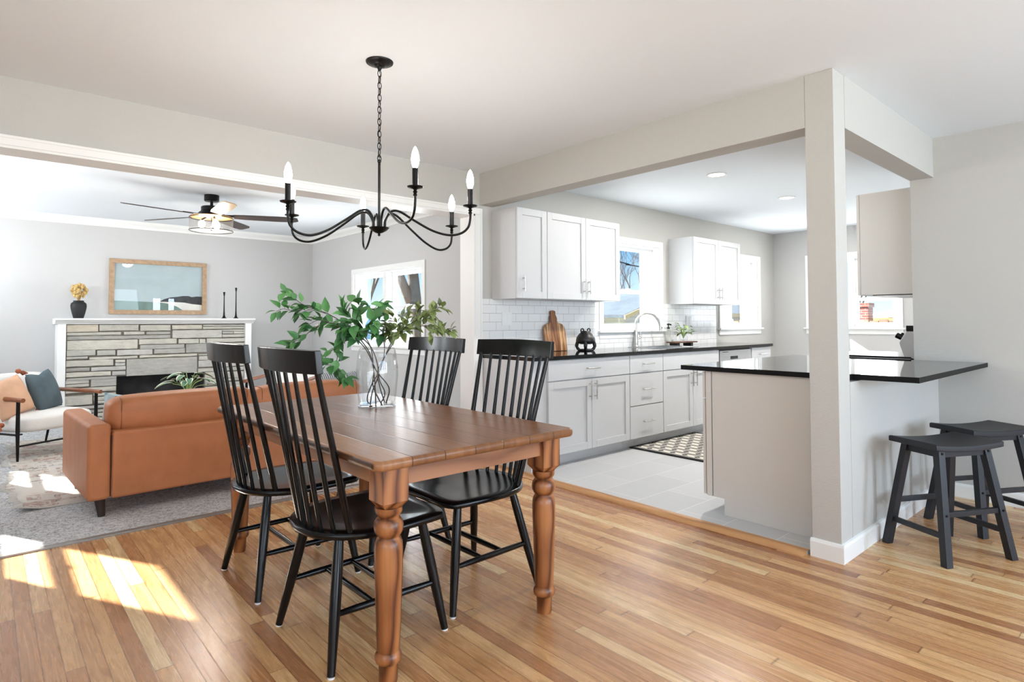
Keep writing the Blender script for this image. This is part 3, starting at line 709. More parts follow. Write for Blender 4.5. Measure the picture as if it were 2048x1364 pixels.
def branch(label, paths, m, seed, leafL=0.05, dens=0.021, start=1):
    rnd = random.Random(seed)
    t = thing('leafy_branch', label, 'branch', (0, 0, 0), group='leafy branches in the glass vase')
    st = B(); fo = B()
    for pi, path in enumerate(paths):
        pts = bez([px2v(*p) for p in path], 8)
        n = len(pts)
        st.tube(pts, [0.0030*(1-0.72*i/n)+0.0004 if pi == 0 else 0.0016*(1-0.5*i/n) for i in range(n)], 7)
        acc = 0.0; side = 1
        for i in range(1, n):
            if pts[i].z < 1.075 and pi == 0 and pts[i].xy.__sub__(Vector((VX, VY))).length < 0.10: continue
            acc += (pts[i]-pts[i-1]).length
            if acc > dens or i == n-1:
                acc = 0.0; side = -side
                tan = (pts[i]-pts[i-1]).normalized()
                for rep in range(2 if rnd.random() < 0.55 else 1):
                    dirv = (tan*rnd.uniform(0.2, 0.9)+right*rnd.uniform(-0.5, 0.5)+deep*rnd.uniform(-0.6, 0.4)+Vector((0, 0, rnd.uniform(-0.75, 0.8))))
                    nrm = Vector((rnd.uniform(-0.5, 0.5), rnd.uniform(-0.5, 0.5), 1))-deep*rnd.uniform(0.1, 1.0)
                    L = leafL*rnd.uniform(0.70, 1.32)
                    pet = pts[i]+dirv.normalized()*0.008
                    st.tube([pts[i], pet], 0.0006, 5)
                    leaf(fo, pet, dirv, nrm, L, L*rnd.uniform(0.48, 0.64), rnd.uniform(0.05, 0.4))
    st.build('stem', STEMM, t, ang=60); fo.build('foliage', m, t, ang=180, norm=False)
    return t
branch('longest leafy branch reaching far left towards the fireplace picture', [[(770, 806, 0.03), (776, 775, 0.02), (752, 740, 0.0), (736, 698, -0.01), (700, 655, -0.02), (660, 628, -0.03), (615, 612, -0.03), (585, 592, -0.02), (574, 585, -0.02)],
        [(620, 614, -0.03), (598, 622, -0.04), (575, 618, -0.05), (562, 622, -0.05)], [(655, 627, -0.03), (630, 620, -0.06), (612, 626, -0.08)]], GREEN, 11, 0.064, 0.017)
branch('leafy branch arching left with a low tip beside the black crest rail', [[(766, 809, -0.02), (748, 770, -0.02), (748, 735, -0.01), (733, 696, -0.03), (700, 662, -0.06), (668, 645, -0.08), (635, 660, -0.10), (618, 680, -0.11), (600, 690, -0.11)],
        [(668, 645, -0.08), (650, 640, -0.1), (632, 648, -0.1)], [(622, 676, -0.11), (604, 682, -0.12), (597, 692, -0.12)]], GREEN, 12, 0.062, 0.017)
branch('leafy branch hanging down over the left rim of the vase', [[(738, 812, 0.02), (744, 780, 0.02), (756, 745, 0.01), (744, 698, 0.0), (715, 668, -0.02), (694, 670, -0.04), (686, 692, -0.05), (680, 715, -0.05), (682, 735, -0.05), (696, 752, -0.05)],
        [(686, 695, -0.05), (668, 700, -0.06), (654, 708, -0.06)], [(681, 722, -0.05), (664, 728, -0.06), (650, 722, -0.07)]], GREEN, 13, 0.060, 0.018)
branch('short upright leafy branch in the middle of the vase', [[(752, 811, 0.0), (750, 770, 0.0), (747, 735, 0.0), (742, 697, 0.0), (728, 668, -0.01), (715, 640, -0.02), (722, 618, -0.02), (716, 606, -0.02)],
        [(716, 642, -0.02), (700, 632, -0.04), (690, 622, -0.05)], [(728, 668, 0.0), (745, 652, -0.03), (752, 640, -0.05)], [(720, 650, 0.0), (705, 650, -0.06), (696, 660, -0.08)]], GREEN, 14, 0.070, 0.012)
branch('thin leafy branch curling up in front of the living room window', [[(748, 814, 0.01), (733, 800, 0.02), (742, 770, 0.01), (762, 735, 0.0), (768, 697, 0.01), (764, 665, 0.01), (770, 640, 0.02), (758, 625, 0.02), (742, 620, 0.02)],
        [(770, 640, 0.02), (772, 625, 0.0), (766, 612, 0.0)], [(745, 620, 0.02), (752, 612, 0.02), (760, 609, 0.02)], [(766, 660, 0.01), (752, 668, -0.03), (742, 664, -0.05)]], GREEN, 15, 0.060, 0.026)
branch('olive leafy branch rising right to the top of the far black chair', [[(770, 803, -0.01), (760, 770, -0.01), (756, 740, 0.0), (778, 697, 0.02), (800, 662, 0.03), (828, 642, 0.04), (856, 628, 0.05), (872, 615, 0.05), (884, 618, 0.05)],
        [(800, 662, 0.03), (792, 645, 0.0), (784, 632, -0.02)], [(830, 641, 0.04), (832, 626, 0.03), (838, 618, 0.02)], [(858, 628, 0.05), (870, 636, 0.06), (876, 648, 0.06)], [(812, 652, 0.03), (800, 640, 0.06), (808, 626, 0.07)], [(790, 678, 0.03), (778, 668, 0.0), (770, 650, 0.0)]], OLIVE, 16, 0.050, 0.012)
branch('olive leafy branch stretching right with a curled single leaf at its tip', [[(760, 807, 0.02), (768, 785, 0.02), (756, 750, 0.02), (774, 698, 0.03), (792, 672, 0.03), (815, 660, 0.04), (845, 652, 0.05), (872, 658, 0.05), (893, 664, 0.05), (898, 660, 0.05)],
        [(846, 652, 0.05), (856, 662, 0.04), (864, 672, 0.04)], [(815, 660, 0.04), (808, 648, 0.05), (812, 636, 0.06)], [(800, 668, 0.03), (786, 656, 0.01), (776, 664, 0.0)], [(830, 655, 0.04), (842, 640, 0.05), (852, 634, 0.05)]], OLIVE, 17, 0.048, 0.015)

# ================================================================== chandelier
CX_, CY_ = 1.418, 2.553
t = thing('chandelier', 'black six arm candle chandelier hanging over the dining table', 'chandelier', (CX_, CY_, 0))
B().lathe([(0, 2.400), (0.008, 2.400), (0.012, 2.412), (0.024, 2.416), (0.028, 2.422), (0.045, 2.426), (0.052, 2.431), (0.064, 2.4335), (0.066, 2.4395), (0, 2.4395)], n=40).build('canopy', BLKMETAL, t, ang=30)
b = B(); z = 2.398; k = 0
while z > 1.955:
    rot = Matrix.Rotation(R_(90), 4, 'X') if k % 2 == 0 else Matrix.Rotation(R_(90), 4, 'Z') @ Matrix.Rotation(R_(90), 4, 'X')
    b.torus((0, 0, z-0.016), 0.0095, 0.0020, 14, 6, rot @ Matrix.Diagonal((1.0, 1.75, 1.0, 1))); z -= 0.0295; k += 1
cordp = [(0.004*math.sin(i*1.7), 0.004*math.cos(i*1.3), 2.40-i*0.0225) for i in range(21)]
b.tube(bez(cordp, 4), 0.0016, 6)
b.build('chain', BLKMETAL, t, ang=60)
b = B().tube([(0, 0, 1.955), (0, 0, 1.62)], 0.0065, 14); b.sphere((0, 0, 1.955), 0.010, 14, 8).torus((0, 0, 1.968), 0.010, 0.0022, 14, 6, Matrix.Rotation(R_(90), 4, 'X'))
b.build('stem_rod', BLKMETAL, t, ang=60)
B().lathe([(0, 1.592), (0.005, 1.594), (0.007, 1.600), (0.005, 1.605), (0.018, 1.609), (0.036, 1.620), (0.046, 1.630), (0.048, 1.634), (0.0, 1.637)], n=32).build('hub', BLKMETAL, t, ang=40)
for ang, zb, RR in ((185, 1.690, 0.457), (129, 1.705, 0.453), (72, 1.703, 0.452), (4, 1.687, 0.452), (-54, 1.714, 0.455), (-101, 1.734, 0.468)):
    ca, sa = math.cos(R_(ang)), math.sin(R_(ang)); dz = zb-1.70
    P = lambda r, z: (r*ca, r*sa, z)
    pts = bez([P(0.030, 1.633), P(0.034, 1.672), P(0.060, 1.708), P(0.105, 1.704+dz*0.2), P(0.18, 1.655+dz*0.4), P(0.27, 1.600+dz*0.7), P(0.35, 1.572+dz), P(RR-0.045, 1.578+dz), P(RR-0.010, 1.605+dz), P(RR, 1.645+dz), P(RR, 1.672+dz)], 6)
    arm = B().tube(pts, 0.0056, 10).build('arm', BLKMETAL, t, ang=60)
    c = (RR*ca, RR*sa, zb)
    B().lathe([(0, -0.034), (0.007, -0.034), (0.009, -0.028), (0.006, -0.022), (0.010, -0.016), (0.006, -0.010), (0.008, -0.006), (0.012, -0.004), (0.032, 0.002), (0.034, 0.006), (0.014, 0.006), (0.0135, 0.008), (0, 0.008)], c, 24).build('bobeche', BLKMETAL, arm, ang=40)
    B().lathe([(0, 0.006), (0.0125, 0.006), (0.0125, 0.082), (0, 0.082)], c, 20).build('candle_sleeve', BLKMETAL, arm, ang=40)
    B().lathe([(0, 0.082), (0.008, 0.083), (0.0135, 0.098), (0.0165, 0.115), (0.0160, 0.130), (0.012, 0.150), (0.006, 0.166), (0, 0.174)], c, 20).build('bulb', BULB, arm, ang=80)

# ================================================================== ceiling fan in the living room
FX, FY = 1.676, 6.352
t = thing('ceiling_fan', 'dark ceiling fan with glowing mesh drum light in the living room', 'fan', (FX, FY, 0))
B().lathe([(0, 2.375), (0.062, 2.378), (0.068, 2.385), (0.068, 2.4395), (0, 2.4395)], n=32).build('canopy', BLKMETAL, t, ang=40)
B().tube([(0, 0, 2.38), (0, 0, 2.30)], 0.014, 14).build('downrod', BLKMETAL, t)
B().lathe([(0, 2.225), (0.125, 2.228), (0.132, 2.24), (0.110, 2.268), (0.095, 2.28), (0.095, 2.318), (0.088, 2.325), (0, 2.327)], n=40).build('motor', BLKMETAL, t, ang=40)
BLADEM = mat('fan_blade_walnut', (54, 42, 38), 0.45, vary=(20, 0.2), stretch=(0.2, 1, 1)); BLADE_LIT = mat('fan_blade_lit', (196, 160, 116), 0.4, vary=(20, 0.15), stretch=(0.2, 1, 1))  # second colour paints the warm lamp light onto one dark blade
for k in range(5):
    a = R_(194+72*k)
    T = Matrix.Rotation(a, 4, 'Z') @ Matrix.Translation((0, 0, 2.235)) @ Matrix.Rotation(R_(-11), 4, 'X')
    out = [(0.20, -0.050), (0.30, -0.062), (0.62, -0.070), (0.755, -0.066), (0.80, -0.045), (0.81, 0.035), (0.78, 0.060), (0.60, 0.070), (0.30, 0.060), (0.20, 0.045)]
    bl = B().prism(out, -0.004, 0.004).xf(T).build('blade', BLADE_LIT if k == 1 else BLADEM, t, bevel=0.002)
    B().prism([(0.09, -0.018), (0.20, -0.030), (0.26, -0.020), (0.28, 0), (0.26, 0.020), (0.20, 0.030), (0.09, 0.018)], 0.0045, 0.009).xf(T).build('blade_iron', BLKMETAL, bl)
s_ = B().lathe([(0.196, 2.086), (0.196, 2.212)], n=64)
wires = NB('drum_mesh'); m = wires.m; tt = wires.t
trn = tt.nodes.new('ShaderNodeBsdfTransparent'); mx = tt.nodes.new('ShaderNodeMixShader'); mx.inputs[0].default_value = 0.30
wires.p.inputs['Base Color'].default_value = (0.03, 0.03, 0.03, 1)
outn = [n for n in tt.nodes if n.type == 'OUTPUT_MATERIAL'][0]
tt.links.new(trn.outputs[0], mx.inputs[1]); tt.links.new(wires.p.outputs[0], mx.inputs[2]); tt.links.new(mx.outputs[0], outn.inputs[0])
sh = s_.build('drum_shade', m, t)
B().torus((0, 0, 2.086), 0.196, 0.004, 64, 8).torus((0, 0, 2.212), 0.196, 0.004, 64, 8).build('shade_rim', BLKMETAL, sh, ang=60)
B().lathe([(0, 2.2255), (0.19, 2.2255), (0.19, 2.2185), (0, 2.2185)], n=48).build('light_plate', mat('warm_gold', (196, 150, 96), 0.35, 0.7), t)
for k in range(3):
    a = R_(40+120*k); p = (0.085*math.cos(a), 0.085*math.sin(a))
    so = B().tube([(p[0]*0.5, p[1]*0.5, 2.219), (p[0], p[1], 2.19)], 0.012, 12).build('socket', BLKMETAL, t)
    B().sphere((p[0], p[1], 2.150), 0.030, 18, 12, (1, 1, 1.25)).build('bulb', BULB, so)
lamp('fan_light', 'POINT', (0, 0, 2.13), 18, (1.0, 0.93, 0.84), size=0.08, parent=t)
B().lathe([(0, 2.086), (0.006, 2.09), (0.008, 2.10), (0.004, 2.108), (0.004, 2.219), (0, 2.219)], n=12).build('finial', BLKMETAL, t)

# ================================================================== recessed lights
def downlight(x, y, label, energy):
    t = thing('recessed_light', label, 'ceiling light', (x, y, 0), group='recessed ceiling lights')
    B().lathe([(0.066, H-0.001), (0.085, H-0.001), (0.085, H-0.005), (0.070, H-0.007), (0.066, H-0.005)], n=36).build('trim_ring', TRIM, t)
    B().lathe([(0, H-0.0035), (0.0655, H-0.0035), (0.0655, H-0.0015), (0, H-0.0015)], n=36).build('diffuser', DOWNL, t)
    l = lamp('downlight_beam', 'AREA', (0, 0, H-0.012), energy, (1.0, 0.96, 0.90), (0, 0, -1), 0.13, parent=t); l.data.shape = 'DISK'
downlight(4.712, 2.644, 'lit recessed ceiling light nearer the column in the kitchen', 24)
downlight(6.144, 2.675, 'lit recessed ceiling light deeper in the kitchen near the far window', 20)
downlight(7.55, 2.70, 'lit recessed ceiling light at the far end of the kitchen', 10)

# ================================================================== sofa
t = thing('sofa', 'cognac leather sofa with its back to the dining table', 'sofa', (0.475, 4.325, 0), R_(2.5))
SL, SD = 2.0, 0.95
box(0.125, 0.0, 0.115, SL-0.125, 0.15, 0.520).build('back_frame', LEATHER, t, bevel=0.018, seg=3)
box(0.125, 0.152, 0.130, SL-0.125, SD-0.03, 0.27).build('seat_base', LEATHER, t, bevel=0.015, seg=3)
for x0, x1 in ((0, 0.122), (SL-0.122, SL)):
    box(x0, 0.0, 0.115, x1, SD, 0.572).build('arm', LEATHER, t, bevel=0.026, seg=4)
def cushion_box(x0, x1, y0, y1, z0, z1, puff=0.03, n=10, tilt=0.0, pleat=0.0, seed=0):
    """soft box: superellipsoid-ish bulge on every face"""
    rnd = random.Random(seed); b = B(); r = bmesh.ops.create_cube(b.bm, size=2.0)
    bmesh.ops.subdivide_edges(b.bm, edges=b.bm.edges[:], cuts=n, use_grid_fill=True)
    hx, hy, hz = (x1-x0)/2, (y1-y0)/2, (z1-z0)/2; c = Vector(((x0+x1)/2, (y0+y1)/2, (z0+z1)/2))
    for v in b.bm.verts:
        x, y, z = v.co
        q = Vector((x, y, z)); k = (abs(x)**8+abs(y)**8+abs(z)**8)**(1/8.0); q = q/k
        f = lambda p, q_: 1-0.5*(p*p+q_*q_)
        bx_ = puff*f(y, z)*(1 if x > 0.98 else (-1 if x < -0.98 else 0)); by_ = puff*f(x, z)*(1 if y > 0.98 else (-1 if y < -0.98 else 0)); bz_ = puff*f(x, y)*(1 if z > 0.98 else (-1 if z < -0.98 else 0))
        v.co = c+Vector((q.x*hx+bx_, q.y*hy+by_, q.z*hz+bz_))
        if pleat: v.co += Vector((0, 1, 0.6))*pleat*math.sin(v.co.x*60+seed)*max(0, 0.4-abs(abs(x)-0.8))*1.5
        if tilt: v.co.y += tilt*(v.co.z-z0)
    return b
cushion_box(0.135, 1.0, 0.075, 0.27, 0.498, 0.705, 0.022, pleat=0.004, seed=1).build('back_cushion', LEATHER, t, ang=80)
cushion_box(1.005, SL-0.135, 0.075, 0.27, 0.498, 0.700, 0.022, pleat=0.004, seed=2).build('back_cushion', LEATHER, t, ang=80)
SEAMM = mat('leather_seam', (132, 76, 46), 0.6)
for cush, xs in zip([o for o in t.children if o.name.startswith('back_cushion')], ((0.185, 0.95), (1.055, SL-0.185))):
    for x in xs:
        pts = []
        for k in range(49):
            a = 2*math.pi*k/48; cc, ss = math.cos(a), math.sin(a)
            pts.append((x, 0.1725+(0.0975+0.004)*math.copysign(abs(cc)**0.28, cc), 0.600+(0.1035+0.004)*math.copysign(abs(ss)**0.28, ss)))
        B().tube(pts, 0.003, 6).build('seam', SEAMM, cush, ang=80)
cushion_box(0.13, 1.0, 0.26, SD-0.01, 0.272, 0.42, 0.014).build('seat_cushion', LEATHER, t, ang=80)
cushion_box(1.005, SL-0.13, 0.26, SD-0.01, 0.272, 0.42, 0.014).build('seat_cushion', LEATHER, t, ang=80)
for x in (0.075, SL-0.075):
    for y in (0.06, SD-0.08):
        B().tube([(x, y, 0.118), (x+(0.012 if x < 1 else -0.012), y, 0.009)], [0.029, 0.020], 16).build('leg', DARKWOOD, t)
B().tube([(0.1232, 0.02, 0.14), (0.1232, 0.006, 0.50)], 0.0035, 6).build('seam', DARKWOOD, t)

def pillow(name, label, m, loc, size, rx, rz, cat='pillow', thick=0.07, notch=0.0, ry=0.0):
    n = 18; b = B()
    def fn(sgn):
        def f(u, v):
            x, y = u*2-1, v*2-1
            ex = 1-0.06*(1-y*y)*abs(x)**3; ey = 1-0.06*(1-x*x)*abs(y)**3
            h = thick*(max(0, (1-x*x))*max(0, (1-y*y)))**0.42
            yy = y*ey*size/2
            if notch: yy -= notch*size*max(0, y)**2*math.exp(-(x*3.2)**2)
            return (x*ex*size/2, sgn*h, yy)
        return f
    b.grid(fn(1), n, n); b.grid(fn(-1), n, n)
    bmesh.ops.remove_doubles(b.bm, verts=b.bm.verts[:], dist=1e-4)
    o = b.build(name, m, ang=100)
    o.location = loc; o.rotation_euler = (R_(rx), R_(ry), R_(rz))
    return tag(o, label, cat)
pillow('throw_pillow', 'pale blue throw pillow peeking over the left end of the sofa', PALEBLUE, (0.755, 4.70, 0.520), 0.36, -14, 6, ry=11)
stp = stripe_mat('ticking_stripe', (112, 120, 128), (224, 226, 226), 58, 0)
pillow('throw_pillow', 'grey and white striped pillow at the right end of the sofa', stp, (2.26, 4.76, 0.575), 0.40, -18, 4, ry=3)

# ================================================================== armchairs
def make_armchair(label, cx, cy, rz):
    """local: front = -y, width along x, origin on the floor at the middle of the front legs' line"""
    t = thing('armchair', label, 'armchair', (cx, cy, 0.0185), rz)
    hw = 0.335
    cushion_box(-hw+0.03, hw-0.03, -0.02, 0.54, 0.235, 0.365, 0.018).build('seat_cushion', CREAM, t, ang=80)
    bk = cushion_box(-hw+0.03, hw-0.03, 0.50, 0.60, 0.30, 0.715, 0.016)
    bk.xf(Matrix.Translation((0, 0.5, 0.3)) @ Matrix.Rotation(R_(-17), 4, 'X') @ Matrix.Translation((0, -0.5, -0.3)))
    bk.build('back_cushion', CREAM, t, ang=80)
    for s in (-1, 1):
        x = s*hw
        B().tube([(x, -0.06, 0.516), (x, 0.12, 0.520), (x, 0.45, 0.523), (x, 0.62, 0.528)], [0.0185, 0.020, 0.019, 0.016], 16).build('armrest', WALNUT, t, ang=50)
        B().tube([(x, 0.0, 0.505), (x, 0.0, 0.26), (x, -0.005, 0.006)], [0.014, 0.0155, 0.009], 14).build('leg', BLKMETAL, t)
        B().tube([(x*0.98, 0.60, 0.52), (x*0.98, 0.58, 0.30), (x*0.98, 0.66, 0.006)], [0.012, 0.014, 0.009], 14).build('leg', BLKMETAL, t)
        B().tube([(x, 0.0, 0.225), (x, 0.585, 0.225)], 0.010, 10).build('side_rail', BLKMETAL, t)
    B().tube([(-hw-0.02, 0, 0.228), (-hw+0.035, 0, 0.228)], 0.0075, 10).build('bolt', BLKMETAL, t)
    B().tube([(-hw, 0.0, 0.130), (hw, 0.0, 0.130)], 0.0085, 10).build('stretcher', BLKMETAL, t)
    B().tube([(-hw, 0.585, 0.228), (hw, 0.585, 0.228)], 0.009, 10).build('stretcher', BLKMETAL, t)
    return t
make_armchair('cream armchair with walnut arms left of the fireplace holding two pillows', 0.522, 6.66, R_(30))
make_armchair('cream armchair with wooden arms right of the fireplace behind the black chairs', 2.46, 6.70, R_(-40))
A0 = Vector((0.522, 6.66, 0)); ax_ = Vector((math.cos(R_(30)), math.sin(R_(30)), 0)); ay_ = Vector((-math.sin(R_(30)), math.cos(R_(30)), 0))
p = A0+ax_*0.09+ay_*0.33; pillow('throw_pillow', 'teal velvet pillow leaning in the left cream armchair', TEAL, (p.x, p.y, 0.560), 0.37, -18, 60, thick=0.075, notch=0.10, ry=-4)
p = A0+ax_*-0.25+ay_*0.24; po = pillow('throw_pillow', 'peach linen pillow with rust tassels in the left cream armchair', PEACH, (p.x, p.y, 0.540), 0.34, -20, 46, thick=0.075, ry=-12)
for cx, cz in ((0.19, 0.19), (0.19, -0.19), (-0.19, -0.19), (-0.19, 0.19)):
    b = B().sphere((cx, 0, cz), 0.022, 12, 8)
    for i in range(10):
        a = i/10*2*math.pi; dx = 0.05*(1 if cx > 0 else -1)
        b.tube([(cx, 0, cz), (cx+dx*0.6+0.012*math.cos(a), 0.012*math.sin(a), cz-0.02+0.01*math.cos(a)), (cx+dx+0.02*math.cos(a), 0.02*math.sin(a), cz-0.045)], 0.004, 5)
    b.build('tassel', RUST, po, ang=80)

# ================================================================== rug, coffee table, plant
RM = rug_mat()
b = B()
def rugf(u, v):
    x = 0.17+2.35*u; y = 4.80+2.85*v
    edge = max(0, 1-u*9)
    x += 0.05*v+(0.030*math.sin(v*17)+0.018*math.sin(v*41))*edge
    cz = 0.017
    if u < 0.06 and v < 0.06: cz += 0.028*(1-u/0.06)*(1-v/0.06)
    cz += 0.010*edge*edge*(0.5+0.5*math.sin(v*23))
    return (x, y+0.02*u, cz)
b.grid(rugf, 60, 60)
o = tag(b.build('area_rug', RM, ang=180), 'faded vintage area rug with a curled fringed corner under the armchair', 'rug')
md = o.modifiers.new('thick', 'SOLIDIFY'); md.thickness = 0.008; md.offset = -1
b = B()
for i in range(100):
    v = i/99; p = Vector(rugf(0, v)); b.tube([p+Vector((0.004, 0, -0.004)), p+Vector((-0.020, 0.004*math.sin(i*2.1), -0.003)), p+Vector((-0.042-0.008*math.sin(i*5.3), 0.010*math.sin(i*3.7), -0.006))], [0.004, 0.0045, 0.003], 5)
fr = b.build('fringe', mat('rug_fringe', (214, 210, 204), 0.95), o); tag(fr, None, None, None, 'stuff')
t = thing('coffee_table', 'low round wooden coffee table hidden behind the sofa', 'table', (1.55, 6.02, 0.018))
B().lathe([(0, 0.41), (0.40, 0.41), (0.41, 0.425), (0.40, 0.44), (0, 0.44)], n=48).build('tabletop', WALNUT, t)
for k in range(3):
    a = R_(30+120*k); B().tube([(0.25*math.cos(a), 0.25*math.sin(a), 0.41), (0.33*math.cos(a), 0.33*math.sin(a), 0.004)], [0.022, 0.014], 12).build('leg', WALNUT, t)
t = thing('potted_plant', 'green and white variegated houseplant in a white pot before the fireplace', 'plant', (1.41, 6.02, 0.4585))
B().lathe([(0, 0), (0.052, 0), (0.062, 0.03), (0.068, 0.105), (0.063, 0.105), (0.060, 0.09), (0, 0.088)], n=32).build('pot', mat('white_ceramic', (236, 236, 234), 0.3), t)
rnd = random.Random(5); b = B(); sb = B()
for i in range(17):
    a = i*2.4+rnd.uniform(-0.3, 0.3); rad = 0.08+0.17*((i % 6)/5.0); hh = 0.275-0.10*rad/0.25+rnd.uniform(-0.02, 0.02)
    d = Vector((math.cos(a), math.sin(a), 0)); base = Vector((0, 0, 0.07)); tip = d*rad*0.62+Vector((0, 0, hh))
    sb.tube(bez([base+d*0.012, base+d*rad*0.25+Vector((0, 0, hh*0.45)), tip], 5), 0.0028, 6)
    L = 0.13+0.03*rnd.random(); side = Vector((-d.y, d.x, 0))
    def lf(u, v, tip=tip, d=d, L=L, side=side):
        wv = 0.030*math.sin(math.pi*min(1, u*0.92+0.06))**0.8
        x = (v*2-1)
        return tip+d*(L*u)+Vector((0, 0, 0.03*u-0.07*u*u))+side*(wv*x)+Vector((0, 0, abs(x)*0.010))
    b.grid(lf, 8, 8, uv=True)
sb.build('stem', LIME, t, ang=80); b.build('foliage', hosta_mat(), t, ang=180, norm=False)

# ================================================================== fireplace
STONES = [(0.71,1.006,1.07,1.153),(1.018,1.412,1.081,1.153),(1.43,1.754,1.076,1.146),(1.773,2.114,1.091,1.143),(2.126,2.649,1.124,1.146),(2.126,2.65,1.092,1.118),(1.776,2.351,0.978,1.076),(2.359,2.65,1.058,1.08),(2.359,2.493,1.024,1.054),(2.502,2.646,1.022,1.052),(2.359,2.646,0.978,1.015),(0.715,1.232,1.031,1.064),(1.264,1.474,1.033,1.066),(1.496,1.753,1.029,1.064),(0.716,1.756,0.981,1.02),(0.717,1.404,0.863,0.972),(1.421,1.826,0.911,0.974),(1.846,2.077,0.911,0.966),(2.088,2.157,0.906,0.963),(2.17,2.644,0.916,0.966),(1.43,1.911,0.855,0.904),(1.934,2.266,0.792,0.902),(2.279,2.638,0.788,0.901),(0.714,0.982,0.798,0.862),(1.0,1.178,0.794,0.854),(1.196,1.56,0.788,0.85),(1.579,1.92,0.792,0.85),(0.714,0.91,0.762,0.788),(0.925,1.404,0.748,0.776),(1.426,2.06,0.75,0.778),(2.078,2.633,0.749,0.765),(1.294,2.062,0.536,0.738),(0.71,1.16,0.676,0.744),(1.18,1.278,0.706,0.734),(1.18,1.278,0.664,0.7),(0.712,0.932,0.621,0.661),(0.946,1.284,0.615,0.658),(0.712,1.136,0.558,0.607),(1.152,1.285,0.554,0.6),(0.713,1.193,0.518,0.544),(0.709,0.927,0.48,0.518),(0.71,0.927,0.444,0.474),(0.946,1.194,0.435,0.531),(0.71,1.19,0.376,0.426),(0.974,1.084,0.325,0.36),(1.099,1.19,0.318,0.352),(0.702,0.961,0.236,0.344),(0.976,1.191,0.272,0.314),(0.981,1.192,0.236,0.266),(2.085,2.633,0.692,0.742),(2.08,2.318,0.602,0.688),(2.332,2.634,0.594,0.679),(2.074,2.635,0.538,0.581),(2.16,2.396,0.452,0.536),(2.408,2.633,0.442,0.522),(2.16,2.633,0.403,0.437),(2.161,2.384,0.358,0.406),(2.397,2.63,0.34,0.388),(2.161,2.63,0.309,0.342),(2.162,2.335,0.248,0.312),(2.348,2.631,0.23,0.292),(0.704,1.111,0.188,0.218),(1.121,1.192,0.164,0.218),(0.704,0.885,0.112,0.192),(0.895,1.193,0.134,0.166),(0.895,1.194,0.085,0.124)]
t = thing('fireplace', 'stacked grey stone fireplace with white wooden mantel', 'fireplace', (0, 0, 0.008))
FB = (1.193, 2.155, 0.0, 0.540)      # firebox opening
yb = 8.40
b = B(); b.box(0.70, yb+0.012, 0, FB[0], YW-0.002, 1.165).box(FB[1], yb+0.012, 0, 2.645, YW-0.002, 1.165).box(FB[0], yb+0.012, FB[3], FB[1], YW-0.002, 1.165)
b.build('mortar_bed', MORTAR, t, smooth=False)
rnd = random.Random(3); b = B()
extra = [(0.705, 1.19, 0.04, 0.078), (0.705, 0.93, 0.0, 0.036), (0.945, 1.19, 0.0, 0.036)]
for (xa, xb) in ((2.163, 2.40), (2.41, 2.63)):
    z = 0.225
    while z > 0.02:
        h = rnd.uniform(0.03, 0.085); extra.append((xa, xb+rnd.uniform(-0.01, 0.0), max(0.0, z-h), z-0.006)); z -= h
for (x0, x1, z0, z1) in STONES+extra:
    d = rnd.uniform(0.004, 0.026)
    j = lambda: rnd.uniform(-0.003, 0.003)
    vs = []
    n = max(2, int((x1-x0)/0.08))
    fr_, bk_ = [], []
    xs = [x0+(x1-x0)*i/n for i in range(n+1)]
    for X in xs:
        fr_.append((b.bm.verts.new((X, yb-d+j(), z0+j())), b.bm.verts.new((X, yb-d-rnd.uniform(0, 0.006), (z0+z1)/2)), b.bm.verts.new((X, yb-d+j(), z1+j()))))
        bk_.append((b.bm.verts.new((X, yb+0.016, z0)), b.bm.verts.new((X, yb+0.016, z1))))
    for i in range(n):
        a, c = fr_[i], fr_[i+1]; A, Cc = bk_[i], bk_[i+1]
        b.bm.faces.new((a[0], c[0], c[1], a[1])); b.bm.faces.new((a[1], c[1], c[2], a[2]))
        b.bm.faces.new((a[2], c[2], Cc[1], A[1])); b.bm.faces.new((A[0], Cc[0], c[0], a[0]))
    for i in (0, n):
        a, A = fr_[i], bk_[i]; b.bm.faces.new((a[0], a[1], a[2], A[1], A[0]))
b.build('stone_facing', STONE, t, bevel=0.004, seg=2, ang=50)
# firebox
b = B(); x0, x1, z0, z1 = FB
b.box(x0, YW-0.03, 0, x1, YW-0.004, z1); b.box(x0-0.01, yb+0.03, 0, x0+0.012, YW-0.03, z1); b.box(x1-0.012, yb+0.03, 0, x1+0.01, YW-0.03, z1); b.box(x0, yb+0.03, z1-0.012, x1, YW-0.03, z1)
b.build('firebox', SOOT, t, smooth=False)
for i, (a, c, z, r) in enumerate(((1.40, 1.95, 0.10, 0.055), (1.45, 1.90, 0.20, 0.045))):
    B().tube([(a, yb+0.10+0.05*i, z), ((a+c)/2, yb+0.115+0.05*i, z+0.01), (c, yb+0.10+0.05*i, z-0.005)], [r, r*1.05, r*0.95], 14).build('log', BARK, t)
b = B()
for i in range(7): b.tube([(1.36+0.09*i, yb+0.05, 0.03), (1.36+0.09*i, yb+0.21, 0.03)], 0.008, 6)
b.tube([(1.33, yb+0.06, 0.045), (1.94, yb+0.06, 0.045)], 0.008, 6); b.build('grate', BLKMETAL, t)
